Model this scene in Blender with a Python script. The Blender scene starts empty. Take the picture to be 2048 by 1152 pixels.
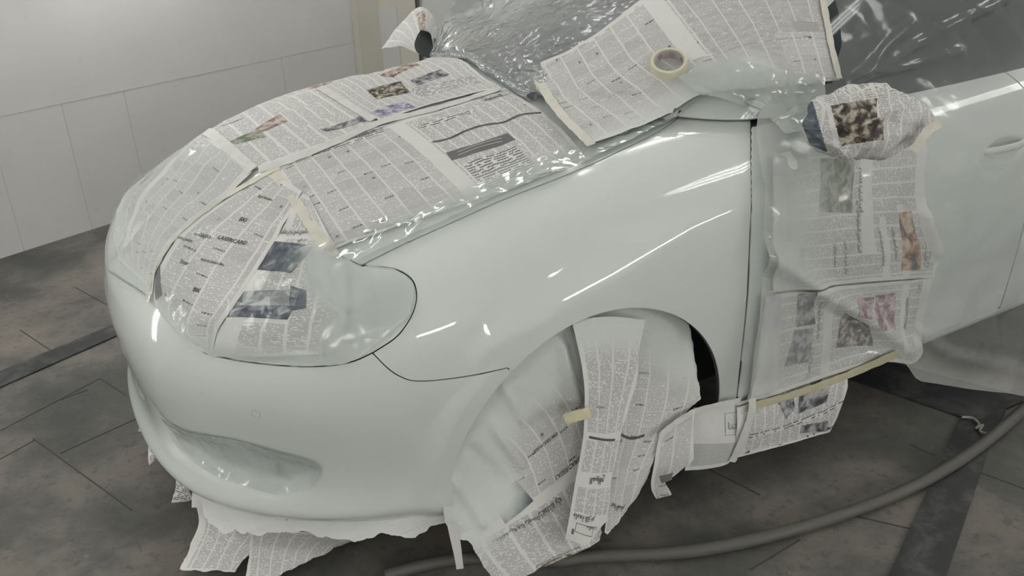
import bpy, bmesh, math, random
import numpy as np
from mathutils import Vector, Matrix, noise
from mathutils.bvhtree import BVHTree
random.seed(7); np.random.seed(7)
SC = bpy.context.scene; COL = SC.collection

# ------------------------------------------------------------------ camera, world, lights, exposure
CAM = np.array([0.0, 0.0, 1.55]); F = 1797.0
RW = np.array([[0.87687247, 0.22999121, -0.4221359], [-0.47942255, 0.35383597, -0.80309036], [-0.03533686, 0.90658929, 0.420532]])
cd = bpy.data.cameras.new('camera'); co = bpy.data.objects.new('camera', cd); COL.objects.link(co)
cd.sensor_width = 36.0; cd.lens = F / 2048 * 36.0; cd.clip_start = 0.02; cd.clip_end = 60
M4 = Matrix([list(RW[i]) + [CAM[i]] for i in range(3)] + [[0, 0, 0, 1]]); co.matrix_world = M4
SC.camera = co
w = bpy.data.worlds.new('world'); SC.world = w; w.use_nodes = True
w.node_tree.nodes['Background'].inputs[0].default_value = (.72, .75, .74, 1); w.node_tree.nodes['Background'].inputs[1].default_value = 0.02
SC.view_settings.view_transform = 'Standard'; SC.view_settings.look = 'None'
SC.view_settings.gamma = 1.0; SC.view_settings.exposure = -0.12; SC.view_settings.use_curve_mapping = False
SC.cycles.transparent_max_bounces = 24; SC.cycles.max_bounces = 10
def area(name, loc, size, power, col=(1, .98, .95), rot=(0, 0, 0)):
    l = bpy.data.lights.new(name, 'AREA'); l.shape = 'RECTANGLE'; l.size, l.size_y = size; l.energy = power; l.color = col
    o = bpy.data.objects.new(name, l); COL.objects.link(o); o.location = loc; o.rotation_euler = rot; return o
WD = math.radians(22.7)          # direction of the booth's long wall

# ------------------------------------------------------------------ pixel <-> place helpers (2048 x 1152 photograph)
def ray(px, py):
    v = RW @ np.array([px - 1024.0, -(py - 576.0), -F]); return v / np.linalg.norm(v)
def P(px, py, x=None, y=None, z=None):
    """the point of the place seen at a pixel, on the plane x=, y= or z="""
    r = ray(px, py)
    t = (x - CAM[0]) / r[0] if x is not None else (y - CAM[1]) / r[1] if y is not None else (z - CAM[2]) / r[2]
    return CAM + r * t
def project(V):
    c = (np.asarray(V) - CAM) @ RW
    return np.stack([1024 + F * c[..., 0] / -c[..., 2], 576 - F * c[..., 1] / -c[..., 2]], -1)
def poly_sdf(pts, poly):
    """signed distance (negative inside) of pts (n,2) to a polygon"""
    poly = np.asarray(poly, float); n = len(poly); d = np.full(len(pts), 1e18); ins = np.zeros(len(pts), bool)
    for i in range(n):
        a = poly[i]; b = poly[(i + 1) % n]; e = b - a; w_ = pts - a
        t = np.clip((w_ @ e) / max(e @ e, 1e-12), 0, 1)
        d = np.minimum(d, ((w_ - t[:, None] * e) ** 2).sum(1))
        c = ((a[1] <= pts[:, 1]) & (b[1] > pts[:, 1])) | ((b[1] <= pts[:, 1]) & (a[1] > pts[:, 1]))
        with np.errstate(divide='ignore', invalid='ignore'):
            xi = a[0] + (pts[:, 1] - a[1]) * (b[0] - a[0]) / (b[1] - a[1])
        ins ^= c & (pts[:, 0] < xi)
    return np.where(ins, -1, 1) * np.sqrt(d)
def line_d(pts, line):
    line = np.asarray(line, float); d = np.full(len(pts), 1e18)
    for a, b in zip(line[:-1], line[1:]):
        e = b - a; w_ = pts - a; t = np.clip((w_ @ e) / max(e @ e, 1e-12), 0, 1)
        d = np.minimum(d, ((w_ - t[:, None] * e) ** 2).sum(1))
    return np.sqrt(d)
def smooth(a, b, x):
    t = np.clip((x - a) / (b - a), 0, 1); return t * t * (3 - 2 * t)
def catmull(pts, n=8):
    """smooth closed/open polyline through points"""
    pts = [np.asarray(p, float) for p in pts]; out = []
    for i in range(len(pts) - 1):
        p0 = pts[max(i - 1, 0)]; p1 = pts[i]; p2 = pts[i + 1]; p3 = pts[min(i + 2, len(pts) - 1)]
        for k in range(n):
            t = k / n
            out.append(.5 * ((2 * p1) + (-p0 + p2) * t + (2 * p0 - 5 * p1 + 4 * p2 - p3) * t * t + (-p0 + 3 * p1 - 3 * p2 + p3) * t ** 3))
    out.append(pts[-1]); return np.array(out)
def cat_mat(n, ts):
    """Catmull-Rom interpolation matrix: n control points, params ts in [0,1]"""
    Mx = np.zeros((len(ts), n))
    if n == 2:
        Mx[:, 0] = 1 - ts; Mx[:, 1] = ts; return Mx
    for r, t in enumerate(ts):
        x = min(max(t, 0), 1) * (n - 1); i = min(int(x), n - 2); f = x - i
        ws = [.5 * (-f + 2 * f * f - f ** 3), .5 * (2 - 5 * f * f + 3 * f ** 3), .5 * (f + 4 * f * f - 3 * f ** 3), .5 * (-f * f + f ** 3)]
        for k, wt in zip((i - 1, i, i + 1, i + 2), ws):
            if k < 0: Mx[r, 0] += 2 * wt; Mx[r, 1] -= wt
            elif k > n - 1: Mx[r, n - 1] += 2 * wt; Mx[r, n - 2] -= wt
            else: Mx[r, k] += wt
    return Mx
def bsp_mat(n, ts, lo='clamp', hi='clamp'):
    """uniform cubic B-spline matrix with clamped (extrapolated) ends; returns weights over n control points"""
    Mx = np.zeros((len(ts), n))
    for r, t in enumerate(ts):
        x = min(max(t, 0), 1) * (n - 1); i = min(int(x), n - 2); f = x - i
        ws = [(1 - f) ** 3 / 6, (3 * f ** 3 - 6 * f * f + 4) / 6, (-3 * f ** 3 + 3 * f * f + 3 * f + 1) / 6, f ** 3 / 6]
        for k, wt in zip((i - 1, i, i + 1, i + 2), ws):
            if k < 0: Mx[r, 0] += 2 * wt; Mx[r, 1] -= wt
            elif k > n - 1: Mx[r, n - 1] += 2 * wt; Mx[r, n - 2] -= wt
            else: Mx[r, k] += wt
    return Mx
def noise_at(Pn, scale, seed=0.0):
    return np.array([noise.noise(Vector((p[0] * scale + seed, p[1] * scale + seed * .7, p[2] * scale - seed))) for p in Pn])

# ------------------------------------------------------------------ mesh helpers
def grid_faces(nu, nv):
    i = np.arange(nv - 1)[:, None] * nu + np.arange(nu - 1)[None, :]; i = i.ravel()
    return np.stack([i, i + 1, i + nu + 1, i + nu], 1)
def tris_of(q): return np.concatenate([q[:, [0, 1, 2]], q[:, [0, 2, 3]]])
def clip(V, T, S, A=None):
    """keep the part of a triangle mesh where S < 0, cut exactly on S = 0; A: per vertex attributes"""
    V = np.asarray(V, float); S = np.asarray(S, float); S = np.where(np.abs(S) < 1e-9, 1e-9, S)
    A = np.zeros((len(V), 1)) if A is None else np.asarray(A, float)
    neg = S[T] < 0; k = neg.sum(1); keep = [tuple(t) for t in T[k == 3]]
    nv = list(V); na = list(A); cache = {}
    def cut(a, b):
        key = (a, b) if a < b else (b, a)
        if key not in cache:
            t = S[a] / (S[a] - S[b]); cache[key] = len(nv)
            nv.append(V[a] + t * (V[b] - V[a])); na.append(A[a] + t * (A[b] - A[a]))
        return cache[key]
    for t in T[(k == 1) | (k == 2)]:
        ins = [S[v] < 0 for v in t]; poly = []
        for j in range(3):
            a, b = int(t[j]), int(t[(j + 1) % 3])
            if ins[j]: poly.append(a)
            if ins[j] != ins[(j + 1) % 3]: poly.append(cut(a, b))
        for j in range(1, len(poly) - 1): keep.append((poly[0], poly[j], poly[j + 1]))
    T2 = np.array(keep, int) if keep else np.zeros((0, 3), int)
    used = np.unique(T2); mp = -np.ones(len(nv), int); mp[used] = np.arange(len(used))
    return np.array(nv)[used], mp[T2], np.array(na)[used]
def mesh_obj(name, V, Fc, mats, parent=None, smooth_=True, uv=None, fmat=None, attrs=None, solid=0, offset=-1):
    me = bpy.data.meshes.new(name); me.from_pydata([tuple(map(float, v)) for v in V], [], [tuple(map(int, f)) for f in Fc])
    if not isinstance(mats, (list, tuple)): mats = [mats]
    for m in mats: me.materials.append(m)
    if smooth_: me.polygons.foreach_set('use_smooth', [True] * len(me.polygons))
    if fmat is not None: me.polygons.foreach_set('material_index', [int(a) for a in fmat])
    if uv is not None:
        l = me.uv_layers.new(name='UVMap'); vi = np.zeros(len(me.loops), int); me.loops.foreach_get('vertex_index', vi)
        l.data.foreach_set('uv', np.asarray(uv, float)[vi].ravel())
    for k, v in (attrs or {}).items():
        a = me.attributes.new(k, 'FLOAT', 'POINT'); a.data.foreach_set('value', np.asarray(v, float))
    me.update(); o = bpy.data.objects.new(name, me); COL.objects.link(o)
    if parent: o.parent = parent
    if solid:
        s = o.modifiers.new('thickness', 'SOLIDIFY'); s.thickness = solid; s.offset = offset
        e = o.modifiers.new('crisp_rims', 'EDGE_SPLIT'); e.split_angle = math.radians(50)
    return o
def tag(o, label=None, cat=None, group=None, kind=None):
    for k, v in (('label', label), ('category', cat), ('group', group), ('kind', kind)):
        if v: o[k] = v
    return o
def empty(name, loc, label, cat, group=None):
    o = bpy.data.objects.new(name, None); COL.objects.link(o); o.location = loc; o.empty_display_size = .1
    return tag(o, label, cat, group)
def par(o, root):
    o.parent = root; o.matrix_parent_inverse = Matrix.Translation(-root.location); return o
def box(a, b):
    (x0, y0, z0), (x1, y1, z1) = a, b
    V = [(x0, y0, z0), (x1, y0, z0), (x1, y1, z0), (x0, y1, z0), (x0, y0, z1), (x1, y0, z1), (x1, y1, z1), (x0, y1, z1)]
    return V, [(0, 3, 2, 1), (4, 5, 6, 7), (0, 1, 5, 4), (1, 2, 6, 5), (2, 3, 7, 6), (3, 0, 4, 7)]
def prism(pts, z0, z1):
    n = len(pts); V = [(p[0], p[1], z0) for p in pts] + [(p[0], p[1], z1) for p in pts]
    return V, [tuple(range(n))[::-1], tuple(range(n, 2 * n))] + [(i, (i + 1) % n, n + (i + 1) % n, n + i) for i in range(n)]

# ------------------------------------------------------------------ materials
class NT:
    def __init__(s, name):
        s.m = bpy.data.materials.new(name); s.m.use_nodes = True; s.t = s.m.node_tree; s.t.nodes.clear()
        s.out = s.t.nodes.new('ShaderNodeOutputMaterial')
    def n(s, typ, props=None, **ins):
        nd = s.t.nodes.new(typ)
        for k, v in (props or {}).items(): setattr(nd, k, v)
        for k, v in ins.items():
            key = int(k[1:]) if k[0] == '_' else k.replace('_', ' ')
            s.set(nd.inputs[key], v)
        return nd
    def set(s, sock, v):
        if hasattr(v, 'is_output') or isinstance(v, bpy.types.NodeSocket): s.t.links.new(v, sock)
        elif isinstance(v, bpy.types.Node): s.t.links.new(v.outputs[0], sock)
        else:
            if sock.type == 'RGBA' and len(v) == 3: v = (*v, 1)
            sock.default_value = v
    def math(s, op, a, b=0.0, c=None, clamp=False):
        nd = s.t.nodes.new('ShaderNodeMath'); nd.operation = op; nd.use_clamp = clamp
        s.set(nd.inputs[0], a); s.set(nd.inputs[1], b)
        if c is not None: s.set(nd.inputs[2], c)
        return nd.outputs[0]
    def mix(s, f, a, b):
        nd = s.t.nodes.new('ShaderNodeMix'); nd.data_type = 'RGBA'
        s.set(nd.inputs[0], f); s.set(nd.inputs[6], a); s.set(nd.inputs[7], b); return nd.outputs[2]
    def step(s, x, lo, hi):
        nd = s.t.nodes.new('ShaderNodeMapRange'); nd.interpolation_type = 'SMOOTHSTEP'
        s.set(nd.inputs[0], x); nd.inputs[1].default_value = lo; nd.inputs[2].default_value = hi
        nd.inputs[3].default_value = 0; nd.inputs[4].default_value = 1; return nd.outputs[0]
    def ramp(s, x, stops):
        nd = s.t.nodes.new('ShaderNodeValToRGB'); s.set(nd.inputs[0], x); e = nd.color_ramp.elements
        while len(e) < len(stops): e.new(.5)
        for q, (p, c) in zip(e, stops): q.position = p; q.color = (*c, 1)
        return nd.outputs[0]
    def noise(s, vec, scale, detail=3, rough=.5, dist=0):
        nd = s.n('ShaderNodeTexNoise'); s.set(nd.inputs['Vector'], vec); nd.inputs['Scale'].default_value = scale
        nd.inputs['Detail'].default_value = detail; nd.inputs['Roughness'].default_value = rough; nd.inputs['Distortion'].default_value = dist
        return nd.outputs[0]
    def obj(s): return s.n('ShaderNodeTexCoord').outputs['Object']
    def uv(s): return s.n('ShaderNodeTexCoord').outputs['UV']
    def bsdf(s, **k):
        nd = s.n('ShaderNodeBsdfPrincipled', None, **k); s.t.links.new(nd.outputs[0], s.out.inputs[0]); return nd
def simple(name, col, rough=.5, metal=0, coat=0, bump=None):
    t = NT(name); b = t.bsdf(Base_Color=col, Roughness=rough, Metallic=metal, Coat_Weight=coat)
    if bump:
        nz = t.noise(t.obj(), bump[0], 4); bp = t.n('ShaderNodeBump', None, Strength=bump[1], Distance=bump[2] if len(bump) > 2 else .01, Height=nz); t.set(b.inputs['Normal'], bp.outputs[0])
    return t.m
def paint_mat(name, col=(.60, .64, .62)):
    t = NT(name); o = t.obj()
    b = t.bsdf(Base_Color=col, Roughness=.42, Specular_IOR_Level=.25, Coat_Weight=1.0, Coat_Roughness=.02, Coat_IOR=1.5)
    nz = t.noise(o, 260, 2); bp = t.n('ShaderNodeBump', None, Strength=.05, Distance=.0004, Height=nz); t.set(b.inputs['Coat Normal'], bp.outputs[0])
    return t.m
MAT = {}
MAT['paint'] = paint_mat('fresh_white_clearcoat')
MAT['glass'] = simple('dark_window_glass', (.03, .038, .045), .08)
MAT['rubber'] = simple('tyre_rubber', (.03, .03, .032), .7)
MAT['liner'] = simple('arch_liner', (.07, .08, .08), .8)
MAT['alloy'] = simple('alloy', (.5, .5, .5), .35, 1)

# ------------------------------------------------------------------ the room: a spray booth
def wall_mat(name, col, seams=True):
    t = NT(name); o = t.obj(); n1 = t.noise(o, 1.2, 4, .6); n2 = t.noise(o, 14, 3)
    c = t.mix(t.step(n1, .35, .75), col, tuple(x * .93 for x in col))
    c = t.mix(t.math('MULTIPLY', t.step(n2, .62, .8), .25), c, tuple(x * .75 for x in col))
    b = t.bsdf(Base_Color=c, Roughness=.42, Specular_IOR_Level=.4); return t.m
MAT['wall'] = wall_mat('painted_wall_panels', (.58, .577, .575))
MAT['wall2'] = wall_mat('cream_booth_door', (.55, .53, .47))
MAT['ceil'] = simple('ceiling_white', (.8, .8, .78), .6)
MAT['seam'] = simple('dark_floor_joint', (.045, .045, .042), .8)
MAT['wseam'] = simple('grey_wall_joint', (.46, .45, .44), .8)
def floor_mat():
    t = NT('stained_booth_floor'); o = t.obj()
    n1 = t.noise(o, 1.9, 6, .68, .2); n2 = t.noise(o, 26, 5, .75, .15); n3 = t.noise(o, 85, 3, .7)
    c = t.ramp(n1, [(.34, (.065, .066, .064)), (.46, (.10, .099, .091)), (.56, (.155, .146, .127)), (.72, (.215, .188, .158))])
    c = t.mix(t.math('MULTIPLY', t.step(n2, .53, .64), .55), c, (.07, .07, .066))
    c = t.mix(t.math('MULTIPLY', t.step(n2, .36, .28), .35), c, (.30, .27, .23))
    c = t.mix(t.math('MULTIPLY', t.step(n3, .6, .75), .25), c, (.30, .29, .27))
    b = t.bsdf(Base_Color=c, Roughness=.62, Specular_IOR_Level=.3)
    bp = t.n('ShaderNodeBump', None, Strength=.25, Distance=.002, Height=n2); t.set(b.inputs['Normal'], bp.outputs[0])
    return t.m
MAT['floor'] = floor_mat()
def steel_mat():
    t = NT('dark_steel_channel'); o = t.obj(); n1 = t.noise(o, 9, 5, .7, .5); c = t.mix(t.step(n1, .42, .7), (.022, .024, .026), (.075, .077, .074))
    b = t.bsdf(Base_Color=c, Roughness=.55); return t.m
MAT['steel'] = steel_mat()
wd = np.array([math.cos(WD), math.sin(WD)]); wn = np.array([-wd[1], wd[0]])
W0 = np.array([-.02, 4.66]); CORN = W0 + wd * 2.20
ed = np.array([math.cos(math.radians(-45)), math.sin(math.radians(-45))])
def wall_panel(name, a, b, z0, z1, th, m):
    a = np.array(a); b = np.array(b); d = b - a; d /= np.linalg.norm(d); n = np.array([-d[1], d[0]])
    V, Fc = prism([a, b, b + n * th, a + n * th], z0, z1)
    return tag(mesh_obj(name, V, Fc, m, None, False), kind='structure')
A0 = W0 - wd * 4.2; ZC = 2.9
B0 = CORN + ed * 7.0; C0 = np.array([A0[0] + .5, -2.6]); D0 = np.array([B0[0] + .3, -2.6])
V, Fc = prism([A0 + np.array([-.3, .3]), C0 + np.array([-.3, -.3]), D0 + np.array([.3, -.3]), B0 + np.array([.3, 0]), CORN + np.array([0, .3])], -.12, 0)
tag(mesh_obj('floor', V, Fc, MAT['floor'], None, False), kind='structure')
V2 = [(v[0], v[1], ZC + .1 if v[2] == 0 else ZC) for v in V]
tag(mesh_obj('ceiling', V2, Fc, MAT['ceil'], None, False), kind='structure')
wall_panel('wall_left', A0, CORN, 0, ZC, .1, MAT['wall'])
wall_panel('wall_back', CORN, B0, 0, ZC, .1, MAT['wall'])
MAT['wallw'] = wall_mat('bounce_white_wall_panels', (.82, .82, .80))  # unseen walls made whiter than the seen ones to bounce fill light
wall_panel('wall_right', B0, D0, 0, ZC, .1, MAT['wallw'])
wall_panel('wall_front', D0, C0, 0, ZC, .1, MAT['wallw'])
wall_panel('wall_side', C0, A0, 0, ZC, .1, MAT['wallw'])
# tube lights: flat fixtures on the ceiling and on the long walls
def tube_fixture(c, d, up, L, n, label, gap=.11, emis=14):
    """c: centre on the mounting surface, d: run of the tubes, up: away from the surface"""
    t = NT('fluorescent_glow'); e = t.n('ShaderNodeEmission', None, Color=(1, .985, .955), Strength=emis); t.t.links.new(e.outputs[0], t.out.inputs[0])
    c = np.array(c, float); d = np.array(d, float); d /= np.linalg.norm(d); up = np.array(up, float); nn = np.cross(d, up)
    root = empty('tube_light_fixture', tuple(c), label, 'light fixture'); hw = gap * n / 2 + .05; V = []
    for zz in (0, .035):
        for a_, b_ in ((-1, -1), (1, -1), (1, 1), (-1, 1)): V.append(c + d * a_ * (L / 2 + .05) + nn * b_ * hw + up * zz)
    par(mesh_obj('housing', V, [(0, 3, 2, 1), (4, 5, 6, 7), (0, 1, 5, 4), (1, 2, 6, 5), (2, 3, 7, 6), (3, 0, 4, 7)], MAT['ceil'], None, False), root)
    for k in range(n):
        cc = c + nn * (k - (n - 1) / 2) * gap + up * .07; V = []; Fc = []
        for s_ in (-1, 1):
            for a in range(10):
                an = a / 10 * 2 * math.pi; V.append(cc + d * s_ * L / 2 + nn * .018 * math.cos(an) + up * .018 * math.sin(an))
        for a in range(10): Fc.append((a, (a + 1) % 10, 10 + (a + 1) % 10, 10 + a))
        Fc += [tuple(range(10)), tuple(range(10, 20))]
        par(mesh_obj('fluorescent_tube', V, Fc, t.m, None), root)
D3 = np.array([wd[0], wd[1], 0]); DN3 = np.array([0, 0, -1.0]); INW = np.array([wn[0], wn[1], 0]) * -1
ZU = (0, 0, 1.0)
FIX = [((2.72, 3.38, ZC), D3, DN3, 2.0, 4, 'four tube light on the ceiling over the windscreen'), ((2.75, .85, ZC), D3, DN3, .9, 3, 'short three tube light on the ceiling beside the car door'),
       ((.1, 3.7, ZC), D3, DN3, 2.2, 4, 'four tube light on the ceiling over the car nose'), ((-2.0, 2.2, ZC), D3, DN3, 2.4, 4, 'four tube light on the ceiling left of the car'),  # the nose, left and tail ceiling lights are added for general fill
       ((-2.4, -.9, ZC), D3, DN3, 2.4, 4, 'four tube light on the ceiling left of the viewer'), ((5.2, 1.6, ZC), D3, DN3, 2.4, 4, 'four tube light on the ceiling over the car tail'),
       ((*(W0 + wd * .62 - wn * .004), 1.36), D3, INW, .9, 2, 'twin tube light on the long wall above the car nose'), ((*(W0 - wd * 2.35 - wn * .004), .95), ZU, INW, 1.5, 2, 'upright twin tube light on the long wall at the left'),
       ((3.3, -2.58, 1.55), (1, 0, 0), (0, 1.0, 0), 2.2, 2, 'twin tube light on the wall behind the viewer'), ((-.3, -2.58, 1.6), (1, 0, 0), (0, 1.0, 0), 1.2, 2, 'short twin tube light on the wall behind the viewer')]
for (c_, d_, u_, L, n, lb) in FIX: tube_fixture(c_, d_, u_, L, n, lb, emis=16 * (1.1 if 'above the car nose' in lb and u_ is INW else 1.6 if u_ is INW else 4.0 if 'behind the viewer' in lb else 1.25 if 'left of the viewer' in lb else .83))


# ------------------------------------------------------------------ the car body surface
YC = 2.36
LV = [  # rings from the bottom lip up to the bonnet centre line; eleven stations from the nose centre round the corner to the door
 [(.09,2.36,.20),(.10,2.14,.20),(.14,1.94,.20),(.25,1.78,.20),(.40,1.66,.20),(.57,1.58,.205),(.70,1.55,.21),(.85,1.54,.21),(1.05,1.54,.21),(1.3,1.54,.21),(1.5,1.54,.21)],
 [(.03,2.36,.235),(.04,2.14,.235),(.09,1.92,.235),(.205,1.75,.235),(.365,1.635,.235),(.55,1.55,.24),(.70,1.52,.24),(.85,1.515,.24),(1.05,1.51,.24),(1.3,1.51,.24),(1.5,1.51,.24)],
 [(.08,2.36,.30),(.09,2.15,.30),(.125,1.955,.30),(.235,1.79,.30),(.385,1.66,.30),(.56,1.56,.30),(.70,1.525,.30),(.85,1.51,.30),(1.05,1.505,.30),(1.3,1.505,.30),(1.5,1.505,.30)],
 [(.06,2.36,.42),(.07,2.15,.42),(.11,1.955,.42),(.212,1.785,.42),(.36,1.645,.42),(.54,1.545,.42),(.69,1.51,.42),(.85,1.498,.42),(1.05,1.494,.42),(1.3,1.495,.42),(1.5,1.495,.42)],
 [(.045,2.36,.54),(.055,2.15,.54),(.095,1.95,.54),(.19,1.775,.54),(.335,1.63,.54),(.515,1.53,.54),(.68,1.50,.54),(.84,1.49,.54),(1.05,1.49,.54),(1.3,1.49,.54),(1.5,1.49,.54)],
 [(.05,2.36,.63),(.06,2.15,.63),(.105,1.95,.63),(.205,1.78,.63),(.345,1.635,.63),(.52,1.535,.635),(.68,1.50,.645),(.84,1.492,.65),(1.05,1.49,.66),(1.3,1.49,.665),(1.5,1.49,.67)],
 [(.08,2.36,.70),(.09,2.155,.70),(.14,1.96,.70),(.235,1.795,.70),(.37,1.66,.70),(.535,1.56,.71),(.69,1.52,.73),(.84,1.505,.745),(1.05,1.50,.765),(1.3,1.498,.775),(1.5,1.498,.78)],
 [(.15,2.36,.75),(.16,2.17,.75),(.21,1.995,.748),(.30,1.845,.75),(.425,1.715,.755),(.57,1.615,.77),(.705,1.565,.795),(.85,1.54,.82),(1.05,1.525,.845),(1.3,1.52,.865),(1.5,1.515,.87)],
 [(.27,2.36,.795),(.28,2.2,.795),(.33,2.06,.79),(.41,1.93,.79),(.51,1.82,.79),(.63,1.72,.805),(.74,1.66,.83),(.87,1.62,.86),(1.05,1.60,.89),(1.3,1.585,.915),(1.5,1.57,.925)],
 [(.42,2.36,.835),(.43,2.23,.835),(.47,2.12,.83),(.54,2.02,.825),(.62,1.92,.825),(.71,1.83,.835),(.80,1.77,.85),(.91,1.735,.875),(1.08,1.71,.91),(1.3,1.68,.935),(1.5,1.64,.95)],
 [(.65,2.36,.885),(.66,2.27,.885),(.69,2.2,.88),(.74,2.13,.88),(.80,2.06,.88),(.87,2.0,.885),(.94,1.96,.895),(1.02,1.93,.915),(1.14,1.91,.94),(1.32,1.88,.965),(1.5,1.84,.975)],
 [(.9,2.36,.925),(.905,2.36,.925),(.92,2.36,.928),(.94,2.36,.93),(.97,2.36,.935),(1.0,2.36,.94),(1.04,2.36,.948),(1.09,2.36,.955),(1.17,2.36,.965),(1.33,2.36,.985),(1.5,2.36,.99)]]
NET = np.array(LV)                                   # (12 levels, 11 stations, 3)
for l_, zs in ((7, [.77,.77,.765,.757,.757,.77,.795,.82,.845,.865,.87]), (8, [.86,.86,.85,.83,.812,.812,.832,.862,.89,.915,.925]), (9, [.955,.955,.945,.928,.895,.877,.88,.897,.925,.95,.955]),
               (10, [1.025,1.025,1.02,1.01,.995,.983,.98,.982,.986,.985,.985]), (11, [1.06,1.06,1.062,1.064,1.066,1.068,1.068,1.068,1.066,1.058,1.055])):   # the swell of the bonnet
    NET[l_, :, 2] = zs
NET[5, :6, 0] += .012; NET[5, :6, 1] += .006; NET[6, :5, 0] += .008
_x = NET[:, 10:11].copy(); _x[:, :, 0] += .22; _x[:, :, 1] += np.linspace(0, .04, 12)[:, None] * (np.arange(12)[:, None] < 11); NET = np.concatenate([NET, _x], 1)
def mir(A): B = A.copy(); B[..., 1] = 2 * YC - B[..., 1]; return B
NETS = np.concatenate([mir(NET[:, 2:0:-1]), NET], 1)  # two mirrored ghost stations before the centre
NETS = np.concatenate([NETS, mir(NETS[-2:-4:-1])], 0)  # two mirrored ghost levels past the centre line
def body_grid(ns, nl):
    ts = (2 + np.linspace(0, 11, ns)) / 13.0; tl = np.linspace(0, 11, nl) / 13.0
    Ms = bsp_mat(14, ts); Ml = bsp_mat(14, tl)
    return np.einsum('la,abk,sb->lsk', Ml, NETS, Ms)
NS, NL = 350, 300
G = body_grid(NS, NL); BV = G.reshape(-1, 3).copy()
ARC = (1.0, .289, .370)
rr = np.hypot(BV[:, 0] - ARC[0], BV[:, 2] - ARC[1]) - ARC[2]
side = smooth(.80, .62, BV[:, 2]) * 0 + (BV[:, 2] < .84)
LX = [.55, .63, .73, .9, 1.03, 1.15, 1.26, 1.44, 1.8, 4]; LZ = [.42, .54, .64, .69, .725, .765, .80, .83, .84, .86]
def flare(V):                                        # the crease that runs off the wheel arch towards the door
    up = V[:, 2] - np.interp(V[:, 0], LX, LZ); r_ = np.hypot(V[:, 0] - ARC[0], V[:, 2] - ARC[1]) - ARC[2]
    a = (1 - smooth(-.006, .075, up)) * smooth(.60, .78, V[:, 0]); b = 1 - smooth(.03, .085, r_)
    return .014 * np.maximum(a, b) * (V[:, 2] < .92) * smooth(2.6, 1.7, V[:, 0])
BV[:, 1] -= flare(BV)
BPX = project(BV)
# the recess of the fog lamp, sunk into the bumper
FOG = catmull([(300,800),(345,850),(400,868),(480,882),(560,905),(625,922),(642,945),(622,975),(585,990),(545,993),(480,975),(420,955),(370,925),(335,890),(300,800)], 5)
dfog = poly_sdf(BPX, FOG); fogm = smooth(6, -34, dfog) * (BV[:, 2] < .5)
def grid_normals(V, nl, ns):
    A = V.reshape(nl, ns, 3); du = np.gradient(A, axis=1); dv = np.gradient(A, axis=0); n = np.cross(du, dv)
    l = np.linalg.norm(n, axis=2, keepdims=True); n = n / np.maximum(l, 1e-9); return n.reshape(-1, 3)
BN = grid_normals(BV, NL, NS)
if BN[np.argmin(np.abs(BV - np.array([1.0, 1.5, .7])).sum(1))][1] > 0: BN = -BN
BV -= BN * (.024 * fogm)[:, None]
BT = tris_of(grid_faces(NS, NL))
if True:
    a, b, c = BV[BT[:, 0]], BV[BT[:, 1]], BV[BT[:, 2]]; nn_ = np.cross(b - a, c - a)
    if (nn_ * BN[BT[:, 0]]).sum() < 0: BT = BT[:, ::-1]
# panels traced on the photograph, cut out of the one body surface with real gaps
HL_REAR = catmull([(722,531),(760,533),(800,541),(826,562),(833,592),(827,622),(811,652),(788,678),(745,706)], 5)
HL_BOT = catmull([(745,706),(700,725),(640,733),(570,732),(480,722),(410,707)], 5)
HL_TOP = catmull([(410,707),(345,655),(335,590),(400,540),(520,500),(640,500),(722,531)], 5)
HL = np.concatenate([HL_REAR[:-1], HL_BOT[:-1], HL_TOP[:-1]])
BSEAM = catmull([(745,706),(775,736),(800,753),(830,762),(880,760),(950,750),(1015,736)], 5)
HSEAM = catmull([(1505,160),(1440,178),(1390,208),(1330,255),(1250,297),(1150,343),(1000,402),(900,447),(800,492),(722,531)], 5)
GAPX = catmull([(1505,160),(1502,240),(1503,400),(1500,470),(1494,600),(1482,720),(1470,830)], 4)
FEND = np.concatenate([HL_REAR[:-1], BSEAM, [(1150,850),(1300,900),(1470,1000)], GAPX[::-1][:-1], HSEAM[:-1]])
BUMP = np.concatenate([HL_BOT[::-1][:-1], BSEAM, [(1150,850),(1100,1000),(1000,1400),(-400,1400),(-400,394),(150,509),(225,542),(290,584),(345,651)]])
HOODL = np.concatenate([HL_TOP[:-1], HSEAM[::-1], [(1505,160),(1700,160),(1900,-300),(-400,-300),(-400,403),(150,518),(225,551),(290,593),(345,655)]])
darch = -rr
def panel(name, poly, arch=True, gap=1.25, mat='paint', drop=0):
    S = poly_sdf(BPX, poly) + gap
    if arch: S = np.maximum(S, np.where(BV[:, 2] < .9, darch * 1000, -50))
    V, T, A = clip(BV, BT, S, BN)
    V = V - A * drop
    return V, T
CAR = empty('car', (1.9, YC, 0), 'white car with freshly painted fender and bumper, masked for spraying', 'car')
def add_panel(name, V, T, m, both=True, weld=False, solid=.004):
    if weld:
        V2 = mir(V); T2 = T[:, ::-1] + len(V); V = np.concatenate([V, V2]); T = np.concatenate([T, T2])
        o = mesh_obj(name, V, T, m, None, solid=solid); par(o, CAR)
        bm = bmesh.new(); bm.from_mesh(o.data); bmesh.ops.remove_doubles(bm, verts=bm.verts, dist=.0002); bm.to_mesh(o.data); bm.free(); return o
    o = mesh_obj(name, V, T, m, None, solid=solid); par(o, CAR)
    if both: o2 = mesh_obj(name, mir(V), T[:, ::-1], m, None, solid=solid); par(o2, CAR)
    return o
V, T = panel('bumper', BUMP); add_panel('bumper', V, T, MAT['paint'], weld=True)
V, T = panel('fender', FEND); add_panel('fender', V, T, MAT['paint'])
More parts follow.
